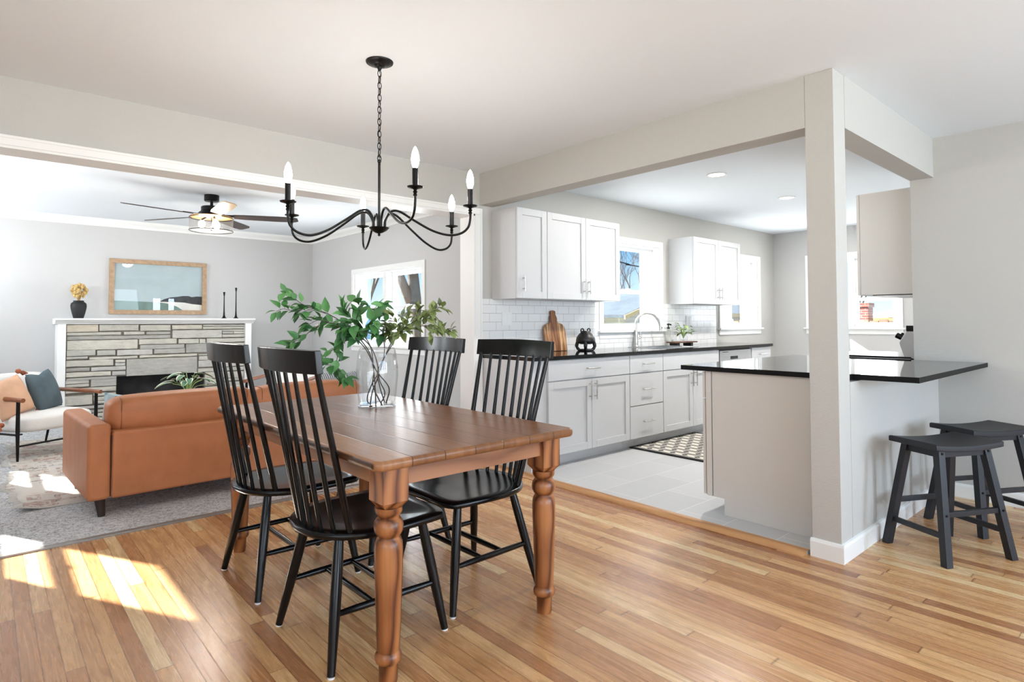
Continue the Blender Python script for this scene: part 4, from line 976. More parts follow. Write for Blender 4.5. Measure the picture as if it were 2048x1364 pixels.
# mantel: shelf with stepped underside, pilasters
b = B()
P = [(YW-0.001, 1.160), (8.352, 1.160), (8.342, 1.172), (8.325, 1.178), (8.298, 1.194), (8.290, 1.205), (8.262, 1.208), (8.262, 1.2265), (YW-0.001, 1.2265)]
b.prism(P, 0.600, 2.742, 'x'); b.build('mantel_shelf', TRIM, t, bevel=0.002)
for x0, x1 in ((0.625, 0.703), (2.640, 2.718)):
    pl = box(x0, 8.352, 0.0, x1, YW-0.002, 1.1605).build('pilaster', TRIM, t, bevel=0.003)
    box(x0-0.012, 8.340, 0.0, x1+0.012, YW-0.003, 0.11).build('plinth', TRIM, pl, bevel=0.003)
# mantel objects
MZ = 1.2348
t = thing('black_vase', 'matte black ginger jar shaped vase on the left end of the mantel', 'vase', (0.820, 8.42, MZ))
B().lathe([(0, 0), (0.046, 0), (0.050, 0.006), (0.064, 0.06), (0.075, 0.115), (0.078, 0.145), (0.073, 0.172), (0.056, 0.186), (0.051, 0.190), (0.050, 0.205), (0.046, 0.205), (0.045, 0.19), (0, 0.17)], n=40).build('vase_body', CERAM, t, ang=50)
t = thing('dried_flowers', 'dried golden flower ball sticking out of the black mantel vase', 'flowers', (0.820, 8.42, MZ+0.19))
DRY = mat('dried_gold', (206, 174, 112), 0.9, vary=(40, 0.25)); b = B(); sb = B(); rnd = random.Random(8)
for i in range(85):
    u = rnd.uniform(-1, 1); a = rnd.uniform(0, 6.283); r = 0.080*rnd.uniform(0.75, 1.0)
    q = Vector((r*math.sqrt(1-u*u)*math.cos(a), r*math.sqrt(1-u*u)*math.sin(a), 0.125+r*u*1.05))
    sb.tube([(0, 0, -0.02), (q.x*0.25, q.y*0.25, 0.05), q], 0.0012, 5)
    b.sphere(q, 0.0125*rnd.uniform(0.7, 1.25), 8, 6, (1, 1, 1.35))
sb.build('stem', DRY, t, ang=80); b.build('flower_heads', DRY, t, ang=80)
for x, hh, lab in ((2.388, 0.350, 'shorter black candlestick on the right end of the mantel'), (2.537, 0.412, 'taller black candlestick on the right end of the mantel')):
    t = thing('candlestick', lab, 'candle holder', (x, 8.42, MZ), group='black candlesticks on the mantel')
    B().lathe([(0, 0), (0.034, 0), (0.034, 0.004), (0.020, 0.014), (0.012, 0.04), (0.0085, 0.10), (0.0065, hh*0.55), (0.006, hh-0.05)], n=24).build('base', BLKMETAL, t, ang=60)
    B().lathe([(0, hh-0.052), (0.006, hh-0.052), (0.008, hh-0.045), (0.011, hh-0.03), (0.0135, hh), (0.010, hh), (0.009, hh-0.02), (0, hh-0.02)], n=24).build('candle_cup', BLKMETAL, t, ang=60)
# framed picture
t = thing('framed_picture', 'wood framed seascape print hanging above the fireplace', 'picture', (1.681, YW-0.001, 1.628))
PW, PH, PF = 0.543, 0.339, 0.052
FRW = mat('weathered_oak_frame', (172, 142, 112), 0.6, vary=(25, 0.2))
b = B()
for a, c in (((-PW, -PH), (PW, -PH+PF)), ((-PW, PH-PF), (PW, PH)), ((-PW, -PH+PF), (-PW+PF, PH-PF)), ((PW-PF, -PH+PF), (PW, PH-PF))): b.box(a[0], -0.035, a[1], c[0], 0, c[1])
b.build('frame', FRW, t, bevel=0.003)
SKYP = mat('print_sky', (176, 192, 196), 0.6, vary=(5, 0.05)); SEAP = mat('print_sea', (110, 136, 128), 0.6, vary=(7, 0.18)); SANDP = mat('print_sand', (226, 224, 216), 0.6, vary=(9, 0.06)); HILLP = mat('print_hill', (52, 52, 54), 0.7, vary=(16, 0.5))
bm = bmesh.new(); 
def pol(pts, mi, y):
    f = bm.faces.new([bm.verts.new((x, y, z)) for x, z in pts]); f.material_index = mi
ix, iz = PW-PF+0.002, PH-PF+0.002
pol([(-ix, -iz), (ix, -iz), (ix, iz), (-ix, iz)], 0, -0.006)
pol([(-ix, -iz), (0.28, -iz), (0.20, -0.235), (0.10, -0.20), (-0.02, -0.187), (-0.10, -0.184), (-ix, -0.172)], 1, -0.0066)
pol([(-0.10, -0.184), (0.0, -0.188), (0.10, -0.203), (0.20, -0.24), (0.27, -iz), (ix, -iz), (ix, -0.19), (0.25, -0.185), (0.05, -0.18)], 2, -0.0070)
pol([(0.0, -0.178), (0.05, -0.145), (0.12, -0.122), (0.20, -0.112), (0.26, -0.100), (0.33, -0.098), (0.37, -0.112), (0.43, -0.102), (ix, -0.105), (ix, -0.215), (0.38, -0.205), (0.28, -0.185), (0.15, -0.18)], 3, -0.0074)
me = bpy.data.meshes.new('print'); bmesh.ops.recalc_face_normals(bm, faces=bm.faces[:]); bm.to_mesh(me); bm.free()
for q in (SKYP, SEAP, SANDP, HILLP): me.materials.append(q)
o = bpy.data.objects.new('print', me); COL.objects.link(o); o.parent = t
box(-ix, -0.013, -iz, ix, -0.011, iz).build('glass_pane', thin_glass('picture_glass', (1, 1, 1, 1), 0.05), t, smooth=False)

# ================================================================== kitchen cabinets
YF = 3.343                                              # carcass front; doors stand 18 mm proud
def shaker(b, x0, x1, z0, z1, y, fr=0.058, th=0.018):
    """door facing -y with front face at y-th"""
    b.box(x0, y-th, z0, x0+fr, y, z1); b.box(x1-fr, y-th, z0, x1, y, z1); b.box(x0+fr, y-th, z0, x1-fr, y, z0+fr); b.box(x0+fr, y-th, z1-fr, x1-fr, y, z1)
    b.box(x0+fr, y-th+0.010, z0+fr, x1-fr, y, z1-fr)
def slab(b, x0, x1, z0, z1, y, th=0.018): b.box(x0, y-th, z0, x1, y, z1)
def pull(parent, c, L, vertical, out=-1.0, stand=0.030):
    b = B(); x, y, z = c
    if vertical:
        b.tube([(x, y+out*stand, z-L/2), (x, y+out*stand, z+L/2)], 0.0055, 12)
        for k in (-0.32, 0.32): b.tube([(x, y, z+L*k), (x, y+out*stand, z+L*k)], 0.004, 8)
    else:
        b.tube([(x-L/2, y+out*stand, z), (x+L/2, y+out*stand, z)], 0.0055, 12)
        for k in (-0.40, 0.40): b.tube([(x+L*k, y, z), (x+L*k, y+out*stand, z)], 0.004, 8)
    return b.build('handle', NICKEL, parent)
def upper(label, x0, x1, doors, z0=1.372, z1=2.130):
    t = thing('upper_cabinet', label, 'cabinet')
    yb_, yf = Y1-0.001, Y1-0.310
    box(x0, yf, z0, x1, yb_, z1).build('carcass', CAB, t, bevel=0.0015)
    for (a, c, hx) in doors:
        b = B(); shaker(b, a, c, z0+0.003, z1-0.003, yf-0.001); d = b.build('door', CAB, t, bevel=0.0018)
        pull(d, (hx, yf-0.019, z0+0.125), 0.135, True)
    return t
upper('wide white shaker upper cabinet left of the sink window', 3.28, 4.628, [(3.283, 3.628, 3.345), (3.634, 4.128, 4.098), (4.132, 4.625, 4.162)])
upper('narrow white shaker upper cabinet between the two kitchen windows', 5.948, 7.0, [(5.951, 6.473, 6.440), (6.477, 6.997, 6.510)])
ZD0, ZD1, ZW0, ZW1 = 0.118, 0.700, 0.708, 0.868
def base_cab(label, x0, x1, kind):
    t = thing('base_cabinet', label, 'cabinet', (0, 0, 0))
    box(x0, YF, 0.112, x1, Y1-0.013, 0.874).build('carcass', CAB, t, smooth=False)
    box(x0, YF+0.070, 0.0205, x1, YF+0.085, 0.112).build('toe_kick', CAB, t, smooth=False)
    g = 0.003; xm = (x0+x1)/2
    if kind in ('doors', 'sink'):
        b = B(); slab(b, x0+g, x1-g, ZW0, ZW1, YF-0.001); d = b.build('drawer' if kind == 'doors' else 'false_front', CAB, t, bevel=0.0018)
        if kind == 'doors': pull(d, (xm, YF-0.019, 0.79), 0.16, False)
        for a, c, hx in ((x0+g, xm-g/2, xm-0.034), (xm+g/2, x1-g, xm+0.034)):
            b = B(); shaker(b, a, c, ZD0, ZD1, YF-0.001); d = b.build('door', CAB, t, bevel=0.0018)
            pull(d, (hx, YF-0.019, 0.605), 0.16, True)
    elif kind == 'drawers':
        for z0, z1 in ((ZW0, ZW1), (0.413, 0.700), (0.118, 0.405)):
            b = B(); slab(b, x0+g, x1-g, z0, z1, YF-0.001); d = b.build('drawer', CAB, t, bevel=0.0018)
            pull(d, (xm, YF-0.019, (z0+z1)/2), 0.16, False)
    elif kind == 'single':
        b = B(); slab(b, x0+g, x1-g, ZW0, ZW1, YF-0.001); d = b.build('drawer', CAB, t, bevel=0.0018); pull(d, (xm, YF-0.019, 0.79), 0.16, False)
        b = B(); shaker(b, x0+g, x1-g, ZD0, ZD1, YF-0.001); d = b.build('door', CAB, t, bevel=0.0018); pull(d, (x0+0.05, YF-0.019, 0.605), 0.16, True)
    return t
base_cab('white two door base cabinet with one drawer behind the black chair', 3.335, 4.370, 'doors')
base_cab('white bank of three drawers under the black counter', 4.372, 4.888, 'drawers')
base_cab('white sink base cabinet with two doors and plain top panel', 4.890, 5.925, 'sink')
base_cab('small white end cabinet right of the dishwasher', 6.655, 7.13, 'single')
tag(box(3.165, YF+0.002, 0.0205, 3.333, Y1-0.013, 0.874).build('filler_panel', CAB, smooth=False), 'plain white filler panel at the left end of the base cabinets', 'panel')
t = thing('dishwasher', 'stainless dishwasher between white cabinets under the counter', 'dishwasher')
box(5.932, YF+0.01, 0.0205, 6.650, Y1-0.013, 0.870).build('body', BLKMETAL, t, smooth=False)
box(5.945, YF-0.018, 0.12, 6.640, YF+0.009, 0.735).build('door', STEEL, t, bevel=0.004)
cp = box(5.945, YF-0.018, 0.740, 6.640, YF+0.009, 0.856).build('control_panel', STEEL, t, bevel=0.004)
box(6.17, YF-0.0195, 0.760, 6.33, YF-0.0178, 0.792).build('display', BLKPAINT, cp)
box(6.00, YF-0.0190, 0.838, 6.12, YF-0.0178, 0.843).build('badge', BLKPAINT, cp)

# countertops
t = thing('countertop', 'long polished black countertop under the kitchen windows', 'countertop')
SNK = (5.08, 5.72, 3.46, 3.86)
b = B(); y0, y1 = 3.308, Y1-0.012
b.box(3.165, y0, 0.8745, SNK[0], y1, 0.905); b.box(SNK[1], y0, 0.8745, 7.155, y1, 0.905); b.box(SNK[0], y0, 0.8745, SNK[1], SNK[2], 0.905); b.box(SNK[0], SNK[3], 0.8745, SNK[1], y1, 0.905)
bmesh.ops.remove_doubles(b.bm, verts=b.bm.verts[:], dist=1e-5)
b.build('slab', BLACKSTONE, t, smooth=False)
t = thing('kitchen_sink', 'stainless sink set into the black counter below the window', 'sink')
b = B(); x0, x1, y0, y1 = SNK
b.box(x0-0.012, y0-0.012, 0.9052, x1+0.012, y0+0.004, 0.909); b.box(x0-0.012, y1-0.004, 0.9052, x1+0.012, y1+0.012, 0.909); b.box(x0-0.012, y0, 0.9052, x0+0.004, y1, 0.909); b.box(x1-0.004, y0, 0.9052, x1+0.012, y1, 0.909)
b.box(x0+0.002, y0+0.002, 0.875, x0+0.004, y1-0.002, 0.906); b.box(x1-0.004, y0+0.002, 0.875, x1-0.002, y1-0.002, 0.906); b.box(x0+0.002, y0+0.002, 0.875, x1-0.002, y0+0.004, 0.906); b.box(x0+0.002, y1-0.004, 0.875, x1-0.002, y1-0.002, 0.906); b.box(x0+0.002, y0+0.002, 0.8752, x1-0.002, y1-0.002, 0.878)
b.build('basin', STEEL, t, smooth=False)
t = thing('faucet', 'brushed nickel gooseneck faucet behind the sink', 'faucet', (5.235, 3.895, 0.9052))
B().lathe([(0, 0), (0.031, 0), (0.031, 0.006), (0.026, 0.010), (0.0235, 0.05), (0.021, 0.11), (0.017, 0.16), (0, 0.16)], n=24).build('base', NICKEL, t, ang=50)
nk = bez([(0, 0, 0.15), (0, 0, 0.24), (0.008, -0.010, 0.295), (0.06, -0.035, 0.345), (0.125, -0.065, 0.358), (0.195, -0.095, 0.335), (0.245, -0.118, 0.275), (0.262, -0.125, 0.215)], 8)
B().tube(nk, [0.0125]*(len(nk)-14)+[0.0135]*14, 16).build('spout', NICKEL, t, ang=60)
B().tube([(0.2615, -0.1248, 0.222), (0.266, -0.127, 0.175)], [0.0175, 0.0185], 16).build('spray_head', NICKEL, t)
B().tube([(0.266, -0.127, 0.206), (0.275, -0.145, 0.200)], 0.006, 10).build('spray_button', BLKPAINT, t)
B().tube([(0.018, -0.005, 0.085), (0.045, -0.012, 0.095), (0.06, -0.015, 0.10)], 0.011, 12).tube([(0.055, -0.014, 0.10), (0.062, -0.012, 0.19)], [0.007, 0.005], 10).build('lever', NICKEL, t)
# cutting board leaning on the tiles
t = thing('cutting_board', 'tall acacia cutting board with a handle leaning on the white tiles', 'cutting board', (3.995, 3.868, 0.906))
prof = [(-0.135, 0.0), (0.135, 0.0), (0.138, 0.20), (0.130, 0.245), (0.105, 0.272), (0.075, 0.283), (0.052, 0.288), (0.044, 0.30), (0.046, 0.335), (0.036, 0.358), (0.028, 0.375), (0.034, 0.39), (0.030, 0.408), (0.012, 0.415), (-0.012, 0.415), (-0.030, 0.408), (-0.034, 0.39), (-0.028, 0.375), (-0.036, 0.358), (-0.046, 0.335), (-0.044, 0.30), (-0.052, 0.288), (-0.075, 0.283), (-0.105, 0.272), (-0.130, 0.245), (-0.138, 0.20)]
bo = B().prism([(x, z*0.92) for x, z in prof], -0.010, 0.010, 'y').xf(Matrix.Rotation(R_(-9), 4, 'X')).build('board', acacia_mat(), t, bevel=0.004)
# black figurine vase: squat body on a ring foot with little ear handles
t = thing('black_vase', 'small black footed pottery vase with ear handles beside the cutting board', 'vase', (4.250, 3.74, 0.9055))
CER2 = mat('satin_black_clay', (30, 29, 30), 0.4)
B().lathe([(0, 0.070), (0.05, 0.062), (0.085, 0.072), (0.092, 0.095), (0.085, 0.125), (0.062, 0.158), (0.040, 0.178), (0.036, 0.186), (0.030, 0.186), (0.028, 0.17), (0, 0.16)], n=36).build('vase_body', CER2, t, ang=60)
for k in range(4):
    a = R_(40+90*k); B().tube(bez([(0.074*math.cos(a), 0.074*math.sin(a), 0.085), (0.084*math.cos(a), 0.084*math.sin(a), 0.045), (0.072*math.cos(a), 0.072*math.sin(a), 0.018), (0.058*math.cos(a), 0.058*math.sin(a), 0.0075)], 4), [0.017]*5+[0.014]*7+[0.012], 12).build('foot', CER2, t)
B().torus((0, 0, 0.0075), 0.066, 0.0075, 32, 8).build('ring_foot', CER2, t, ang=60)
for s in (-1, 1):
    B().torus((s*0.046, 0, 0.188), 0.019, 0.0065, 20, 8, Matrix.Rotation(R_(90), 4, 'X')).build('ear_handle', CER2, t, ang=60)
# wooden riser with plant and soap bottle
RSZ = 0.9055
t = thing('wooden_riser', 'small dark wooden riser tray with two feet beside the sink', 'tray', (5.905, 3.76, RSZ))
B().prism(rounded_rect(0.235, 0.075, 0.05), 0.032, 0.046).build('board', mat('dark_acacia', (92, 60, 44), 0.45, vary=(14, 0.3)), t, bevel=0.003)
for x in (-0.15, 0.12): box(x-0.025, -0.05, 0, x+0.025, 0.05, 0.0315).build('foot', mat('charred_wood', (44, 34, 30), 0.5), t, bevel=0.003)
t = thing('potted_plant', 'small lime green plant in a clear jar on the wooden riser', 'plant', (5.93, 3.76, RSZ+0.0465))
B().lathe([(0, 0.001), (0.040, 0.0), (0.048, 0.02), (0.050, 0.05), (0.046, 0.078), (0.043, 0.078), (0.046, 0.05), (0.044, 0.02), (0, 0.006)], n=32).build('jar', VASEG, t, ang=60)
b = B(); sb = B(); rnd = random.Random(21)
for i in range(26):
    a = i*2.4; r = rnd.uniform(0.02, 0.085); q = Vector((r*math.cos(a), r*math.sin(a), rnd.uniform(0.085, 0.20)-r*0.25))
    sb.tube([(0, 0, 0.03), (q.x*0.4, q.y*0.4, 0.085), q], 0.002, 6)
    leaf(b, q, Vector((math.cos(a), math.sin(a), rnd.uniform(-0.2, 0.7))), Vector((0, 0, 1)), rnd.uniform(0.05, 0.085), 0.038, 0.35)
sb.build('stem', LIME, t, ang=80); b.build('foliage', LIME, t, ang=180, norm=False)
t = thing('soap_bottle', 'clear soap bottle with black pump behind the small lime plant', 'bottle', (5.84, 3.895, 0.9055))
B().lathe([(0, 0), (0.034, 0), (0.036, 0.01), (0.036, 0.14), (0.026, 0.165), (0.014, 0.172), (0.014, 0.185), (0, 0.185)], n=24).build('bottle_body', thin_glass('soap_glass', (0.93, 0.93, 0.90, 1), 0.1), t, ang=50)
B().tube([(0, 0, 0.186), (0, 0, 0.235)], 0.006, 10).tube([(0, 0, 0.186), (0, 0, 0.205)], 0.016, 14).tube([(-0.018, 0.0, 0.237), (0.010, 0, 0.240), (0.040, -0.01, 0.232)], 0.008, 10).build('pump', BLKPAINT, t)
# outlets on the tiles
for x, z, lab in ((3.44, 1.205, 'white outlet plate on the tiles behind the black chair'), (6.33, 1.185, 'white outlet plate on the tiles behind the small plant')):
    t = thing('outlet', lab, 'outlet', (x, 3.942, z))
    box(-0.058, -0.006, -0.058, 0.058, -0.0003, 0.058).build('plate', TRIM, t, bevel=0.002)
    for dx in (-0.023, 0.023):
        sk = box(dx-0.016, -0.0075, -0.033, dx+0.016, -0.0062, 0.033).build('socket', SASH, t, bevel=0.001)
# ------------------------------------------------------------------ peninsula
t = thing('base_cabinet', 'greige peninsula cabinet with plain end panel beside the column', 'cabinet')
PX0, PX1 = 3.338, 4.930
b = B(); b.prism([(YQ+0.001, 0.0205), (1.850, 0.0205), (1.850, 0.118), (1.922, 0.118), (1.922, 0.8735), (YQ+0.001, 0.8735)], PX0, PX0+0.018, 'x')
b.build('end_panel', CABG, t, smooth=False)
box(PX0-0.002, 1.928, 0.118, PX0+0.016, 1.964, 0.8735).build('face_frame', CABG, t, bevel=0.0015)
box(PX0+0.019, YQ+0.001, 0.118, PX1, 1.950, 0.8735).build('carcass', CAB, t, smooth=False)
box(PX0+0.019, YQ+0.001, 0.0205, PX1, 1.850, 0.117).build('toe_kick', CAB, t, smooth=False)
n = 3; wd = (PX1-PX0-0.02)/n
for k in range(n):
    a = PX0+0.004+k*wd; c = a+wd-0.004
    b = B()
    for (z0, z1, nm) in ((0.708, 0.868, 'drawer'), (0.122, 0.700, 'door')):
        b = B(); b.box(a, 1.971, z0, c, 1.989, z1)
        d = b.build(nm, CAB if k else CABG, t, bevel=0.0018)
        pull(d, ((a+c)/2, 1.988, (z0+z1)/2) if nm == 'drawer' else (c-0.04, 1.988, 0.605), 0.16, nm == 'door', 1.0)
t = thing('countertop', 'polished black breakfast bar top wrapped around the column', 'countertop')
out = [(3.318, 2.125), (3.318, YQ+0.001), (X1+0.1478, YQ+0.001), (X1+0.1478, 1.16), (3.392, 1.155), (3.405, 0.862), (X3-0.0008, 0.862), (X3-0.0008, YQ-0.001), (4.945, YQ+0.001), (4.945, 2.125)]
b = B().prism(out, 0.8742, 0.9025)
for f in b.bm.faces:
    if abs(f.normal.z) < 0.5: f.material_index = 1
b.build('slab', [BLACKSTONE, mat('honed_granite_edge', (20, 20, 21), 0.5, spec=0.15)], t, smooth=False)
# upper cabinet and range on the near kitchen wall
t = thing('upper_cabinet', 'greige sided upper cabinet seen end on through the bar opening', 'cabinet')
x0, x1 = 5.031, 5.79
box(x0, YQ+0.001, 1.372, x1, 1.640, 2.145).build('carcass', CABG, t, bevel=0.0015)
box(x0+0.001, YQ+0.004, 1.366, x1, 1.56, 1.3715).build('bottom_panel', BLKMETAL, t, smooth=False)
for a, c in ((x0+0.002, (x0+x1)/2-0.002), ((x0+x1)/2+0.002, x1)):
    d = box(a, 1.6425, 1.372, c, 1.6625, 2.145).build('door', CABG, t, bevel=0.0018)
t = thing('range', 'stainless range with slanted back control panel behind the wall end', 'range')
box(4.965, YQ+0.03, 0.0205, 5.725, 1.92, 0.905).build('body', STEEL, t, bevel=0.004)
box(4.965, YQ+0.03, 0.906, 5.725, 1.90, 0.918).build('cooktop', BLKPAINT, t, bevel=0.002)
bp = B().prism([(YQ+0.004, 0.90), (YQ+0.075, 0.918), (YQ+0.105, 1.02), (YQ+0.060, 1.10), (YQ+0.004, 1.10)], 4.966, 5.724, 'x').build('control_panel', STEEL, t, bevel=0.004)
for k in range(4): B().tube([(4.99+0.05*k*2, YQ+0.062, 1.04), (4.99+0.05*k*2, YQ+0.125, 1.072)], 0.020, 16).build('knob', BLKPAINT, bp)
box(4.970, YQ+0.012, 1.1005, 5.0, YQ+0.06, 1.142).build('end_cap', BLKPAINT, bp, bevel=0.003)
box(5.0, 1.9205, 0.20, 5.69, 1.945, 0.72).build('oven_door', BLKPAINT, t, bevel=0.004)
km = tag(box(4.47, 2.32, 0.0206, 5.53, 3.38, 0.0305).build('kitchen_mat', mat_kitchen_rug(), smooth=False), 'black and cream patterned mat on the kitchen tiles before the sink', 'mat')
b = box(4.452, 2.302, 0.0205, 5.548, 2.322, 0.031).box(4.452, 3.378, 0.0205, 5.548, 3.398, 0.031).box(4.452, 2.322, 0.0205, 4.472, 3.378, 0.031).box(5.528, 2.322, 0.0205, 5.548, 3.378, 0.031)
b.build('binding', mat('black_binding', (30, 29, 31), 0.95), km, smooth=False)

# ================================================================== bar stools
def make_stool(label, loc, rz):
    """local x = long side of the saddle seat"""
    t = thing('bar_stool', label, 'stool', loc, rz, 'black saddle seat bar stools')
    ZS = 0.572; b = B(); N = 16
    hx, hy = 0.210, 0.138
    secs = []
    for i in range(N+1):
        k = -1+2*i/N; x = hx*k; zt = ZS-0.010+0.014*k*k
        sec = [(-hy, zt-0.030), (hy, zt-0.030), (hy, zt-0.004), (hy-0.012, zt), (-hy+0.012, zt), (-hy, zt-0.004)]
        secs.append([b.bm.verts.new((x, y, z)) for y, z in sec])
    for a, c in zip(secs, secs[1:]):
        for j in range(6): b.bm.faces.new((a[j], a[(j+1) % 6], c[(j+1) % 6], c[j]))
    b.bm.faces.new(secs[0][::-1]); b.bm.faces.new(secs[-1])
    b.build('seat', STOOLP, t, bevel=0.004, ang=45)
    tops, feet = {}, {}
    for sx_ in (-1, 1):
        for sy_ in (-1, 1):
            a = Vector((sx_*0.142, sy_*0.088, 0.548)); c = Vector((sx_*0.200, sy_*0.168, 0.0))
            tops[(sx_, sy_)] = a; feet[(sx_, sy_)] = c
            b = B(); q = 0.019; q2 = 0.0175
            lo = [b.bm.verts.new((c.x+dx*q, c.y+dy*q2, 0.0004)) for dx, dy in ((-1, -1), (1, -1), (1, 1), (-1, 1))]
            hi = [b.bm.verts.new((a.x+dx*q, a.y+dy*q2, a.z)) for dx, dy in ((-1, -1), (1, -1), (1, 1), (-1, 1))]
            b.bm.faces.new(lo[::-1]); b.bm.faces.new(hi)
            for k in range(4): b.bm.faces.new((lo[k], lo[(k+1) % 4], hi[(k+1) % 4], hi[k]))
            lg = b.build('leg', STOOLP, t, bevel=0.002)
    def at(sx_, sy_, z):
        k = (0.548-z)/0.548; return tops[(sx_, sy_)].lerp(feet[(sx_, sy_)], k)
    def rail(p, q, hz, hw, nm):
        d = (q-p); L = d.length; ang = math.atan2(d.y, d.x)
        T = Matrix.Translation((p+q)/2) @ Matrix.Rotation(ang, 4, 'Z')
        B().box(-L/2, -hw, -hz, L/2, hw, hz, T).build(nm, STOOLP, t, bevel=0.0015)
    for sy_ in (-1, 1):
        rail(at(-1, sy_, 0.522), at(1, sy_, 0.522), 0.020, 0.009, 'seat_rail'); rail(at(-1, sy_, 0.235), at(1, sy_, 0.235), 0.0125, 0.010, 'stretcher')
    for sx_ in (-1, 1):
        rail(at(sx_, -1, 0.522), at(sx_, 1, 0.522), 0.020, 0.009, 'seat_rail'); rail(at(sx_, -1, 0.135), at(sx_, 1, 0.135), 0.0125, 0.010, 'stretcher')
    b = B()
    for sx_ in (-1, 1):
        for z in (0.522, 0.235):
            p = at(sx_, -1, z); b.tube([p+Vector((0, -0.0165, 0)), p+Vector((0, -0.020, 0))], 0.006, 10)
    b.build('screw', BLKMETAL, t)
    return t
st = make_stool('black saddle seat bar stool nearest the column', (3.725, 0.838, 0), R_(-28))
dup(st, (4.335, 0.800, 0), R_(-30), 'black saddle seat bar stool farther right, cut off by the frame edge')

# ================================================================== outside
GR = mat('winter_lawn', (150, 142, 112), 0.95, vary=(0.6, 0.25))
struct(box(-40, -40, -1.5, 90, 90, -1.3).build('floor', GR, smooth=False), 'pale winter lawn outside the windows', 'ground')
SID = siding_mat(); ROOFM = mat('grey_blue_shingle', (66, 78, 88), 0.9, vary=(3, 0.2)); FASC = mat('cream_fascia', (214, 200, 150), 0.7)
t = thing('neighbor_house', 'blue sided neighbor house with grey roof outside the kitchen windows', 'house')
box(13.2, 13.6, -1.3, 36, 21, 1.40).build('wall', SID, t, smooth=False)
B().prism([(13.0, 1.40), (17.5, 2.05), (22, 1.40), (22, 1.50), (17.5, 2.17), (13.0, 1.50)], 12.8, 36.6, 'x').build('roof', ROOFM, t, smooth=False)
box(12.8, 12.94, 1.34, 36.6, 13.02, 1.50).build('gutter', FASC, t, smooth=False)
gw = B().prism([(15.0, -1.3), (20.0, -1.3), (20.0, 1.40), (17.5, 2.08), (15.0, 1.40)], 11.6, 14.5, 'y').build('wall', SID, t, smooth=False)
B().prism([(14.5, 1.28), (17.5, 2.12), (20.5, 1.28), (20.5, 1.38), (17.5, 2.22), (14.5, 1.38)], 11.2, 16, 'y').build('roof', ROOFM, t, smooth=False)
B().prism([(14.48, 1.24), (17.5, 2.09), (20.52, 1.24), (20.52, 1.36), (17.5, 2.21), (14.48, 1.36)], 11.16, 11.2, 'y').build('fascia', FASC, t, smooth=False)
for x in (21.2, 24.6, 28.6):
    f = box(x, 13.54, 0.35, x+0.9, 13.6, 1.05).build('window', TRIM, t, smooth=False); box(x+0.06, 13.52, 0.41, x+0.84, 13.545, 0.99).build('pane', mat('dark_pane', (70, 92, 108), 0.1), f, smooth=False)
def tree(label, loc, h, r, seed, depth=6, lean=(0, 0), spread=0.55, group='bare winter trees outside'):
    rnd = random.Random(seed); t = thing('bare_tree', label, 'tree', loc, 0, group)
    tb = B(); fb = B()
    def grow(p, d, L, r0, k):
        q = p+d*L; m_ = p.lerp(q, 0.5)+Vector((rnd.uniform(-1, 1), rnd.uniform(-1, 1), 0))*L*0.06
        (tb if k == depth else fb).tube([p, m_, q], [r0, r0*0.86, r0*0.7], 7 if k > 3 else 4, caps=False)
        if k == 0: return
        nb = 3 if k > 1 else 3
        for i in range(nb):
            a = rnd.uniform(0, 6.283); s = rnd.uniform(0.5, 1.15)*spread
            o_ = d.orthogonal().normalized(); o_ = Matrix.Rotation(a, 3, d) @ o_
            nd = (d+o_*s+Vector((0, 0, 0.08))).normalized()
            grow(q if i else p.lerp(q, rnd.uniform(0.65, 1.0)), nd, L*rnd.uniform(0.62, 0.82), r0*rnd.uniform(0.5, 0.68), k-1)
    grow(Vector((0, 0, 0)), Vector((lean[0], lean[1], 1)).normalized(), h*0.32, r, depth)
    tb.build('trunk', BARK, t, ang=80, norm=False); fb.build('branches', TWIG, t, ang=80, norm=False)
    return t
tree('big leaning tree trunk close outside the living room window', (7.35, 11.0, -1.3), 11.5, 0.17, 4, 6, (-0.12, 0.0), 0.7)
tree('bare tree farther behind the living room window', (9.2, 17.5, -1.3), 8.0, 0.08, 9, 7, spread=0.7)
tree('bare tree behind the neighbor house, seen in the sink window', (33.5, 25.0, -1.3), 8.5, 0.09, 15, 7)
tree('wispy bare tree above the neighbor roof left in the sink window', (30.0, 23.5, -1.3), 7.0, 0.06, 23, 6)
tree('bare tree behind the brick chimney outside the far kitchen window', (27.5, 9.2, -1.3), 7.5, 0.07, 31, 7)
tree('dense bare tree right of the chimney outside the far kitchen window', (26.5, 4.2, -1.3), 6.0, 0.06, 33, 7, spread=0.75)
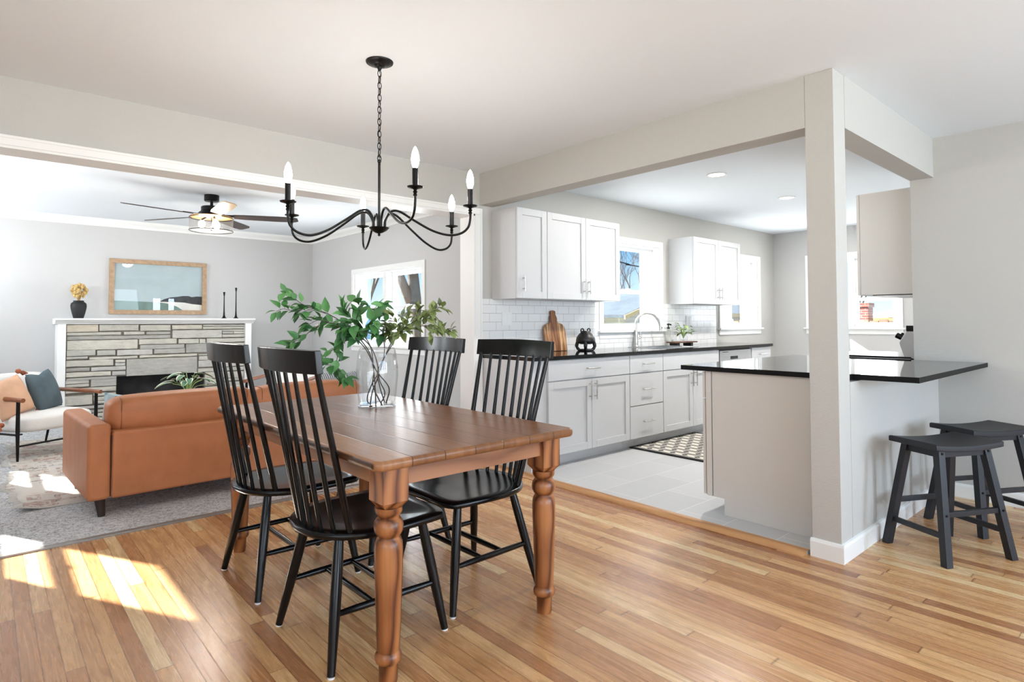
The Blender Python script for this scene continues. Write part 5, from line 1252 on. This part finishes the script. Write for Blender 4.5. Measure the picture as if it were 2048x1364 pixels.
tag(B().tube(bez([(8, 12.5, 3.9), (16, 12.5, 3.16), (17.3, 12.5, 3.06), (30, 12.5, 2.6)], 8), 0.02, 6).build('utility_wire', BLKMETAL), 'black utility wire crossing the sky in the sink window', 'wire')
t = thing('neighbor_house', 'low white roofed house with red brick chimney outside the far window', 'house')
box(20.2, 3.4, -1.3, 24, 6.6, 1.16).build('wall', mat('tan_siding', (150, 112, 84), 0.8), t, smooth=False)
B().prism([(2.9, 1.66), (5.6, 1.52), (6.7, 1.26), (6.7, 1.18), (5.6, 1.28), (2.9, 1.30)], 20.0, 24.4, 'x').build('roof', mat('white_roofing', (236, 234, 232), 0.8, vary=(2, 0.06)), t, smooth=False)
box(19.96, 2.9, 1.16, 20.0, 6.7, 1.25).build('fascia', mat('rust_fascia', (176, 116, 76), 0.8), t, smooth=False)
BRK = NB('red_brick'); v, o_ = BRK.coords(); br = BRK.n('ShaderNodeTexBrick'); BRK.l(BRK.comb(o_[1], o_[2], 0), br.inputs['Vector'])
br.inputs['Scale'].default_value = 1; br.inputs['Brick Width'].default_value = 0.21; br.inputs['Row Height'].default_value = 0.07; br.inputs['Mortar Size'].default_value = 0.008
br.inputs['Color1'].default_value = lin((118, 48, 38)); br.inputs['Color2'].default_value = lin((134, 62, 48)); br.inputs['Mortar'].default_value = lin((140, 128, 118)); BRK.l(br.outputs[0], BRK.p.inputs['Base Color'])
box(19.0, 6.02, -1.3, 19.4, 6.26, 1.62).box(18.97, 5.99, 1.56, 19.43, 6.29, 1.68).build('chimney', BRK.m, t, smooth=False)
t = thing('fence', 'brown wooden fence outside the far kitchen window', 'fence', (15.5, 0, -1.3))
b = B()
for i in range(40): b.box(-0.012, 1.5+i*0.2, 0.1, 0.012, 1.5+i*0.2+0.185, 2.48+0.02*math.sin(i*2.2))
b.build('board_panel', mat('weathered_fence', (126, 104, 90), 0.9, vary=(3, 0.25)), t, smooth=False)
box(0.013, 1.5, 0.5, 0.05, 9.5, 0.6).build('rail', MATS['weathered_fence'], t, smooth=False)
box(0.013, 1.5, 1.7, 0.05, 9.5, 1.8).build('rail', MATS['weathered_fence'], t, smooth=False)
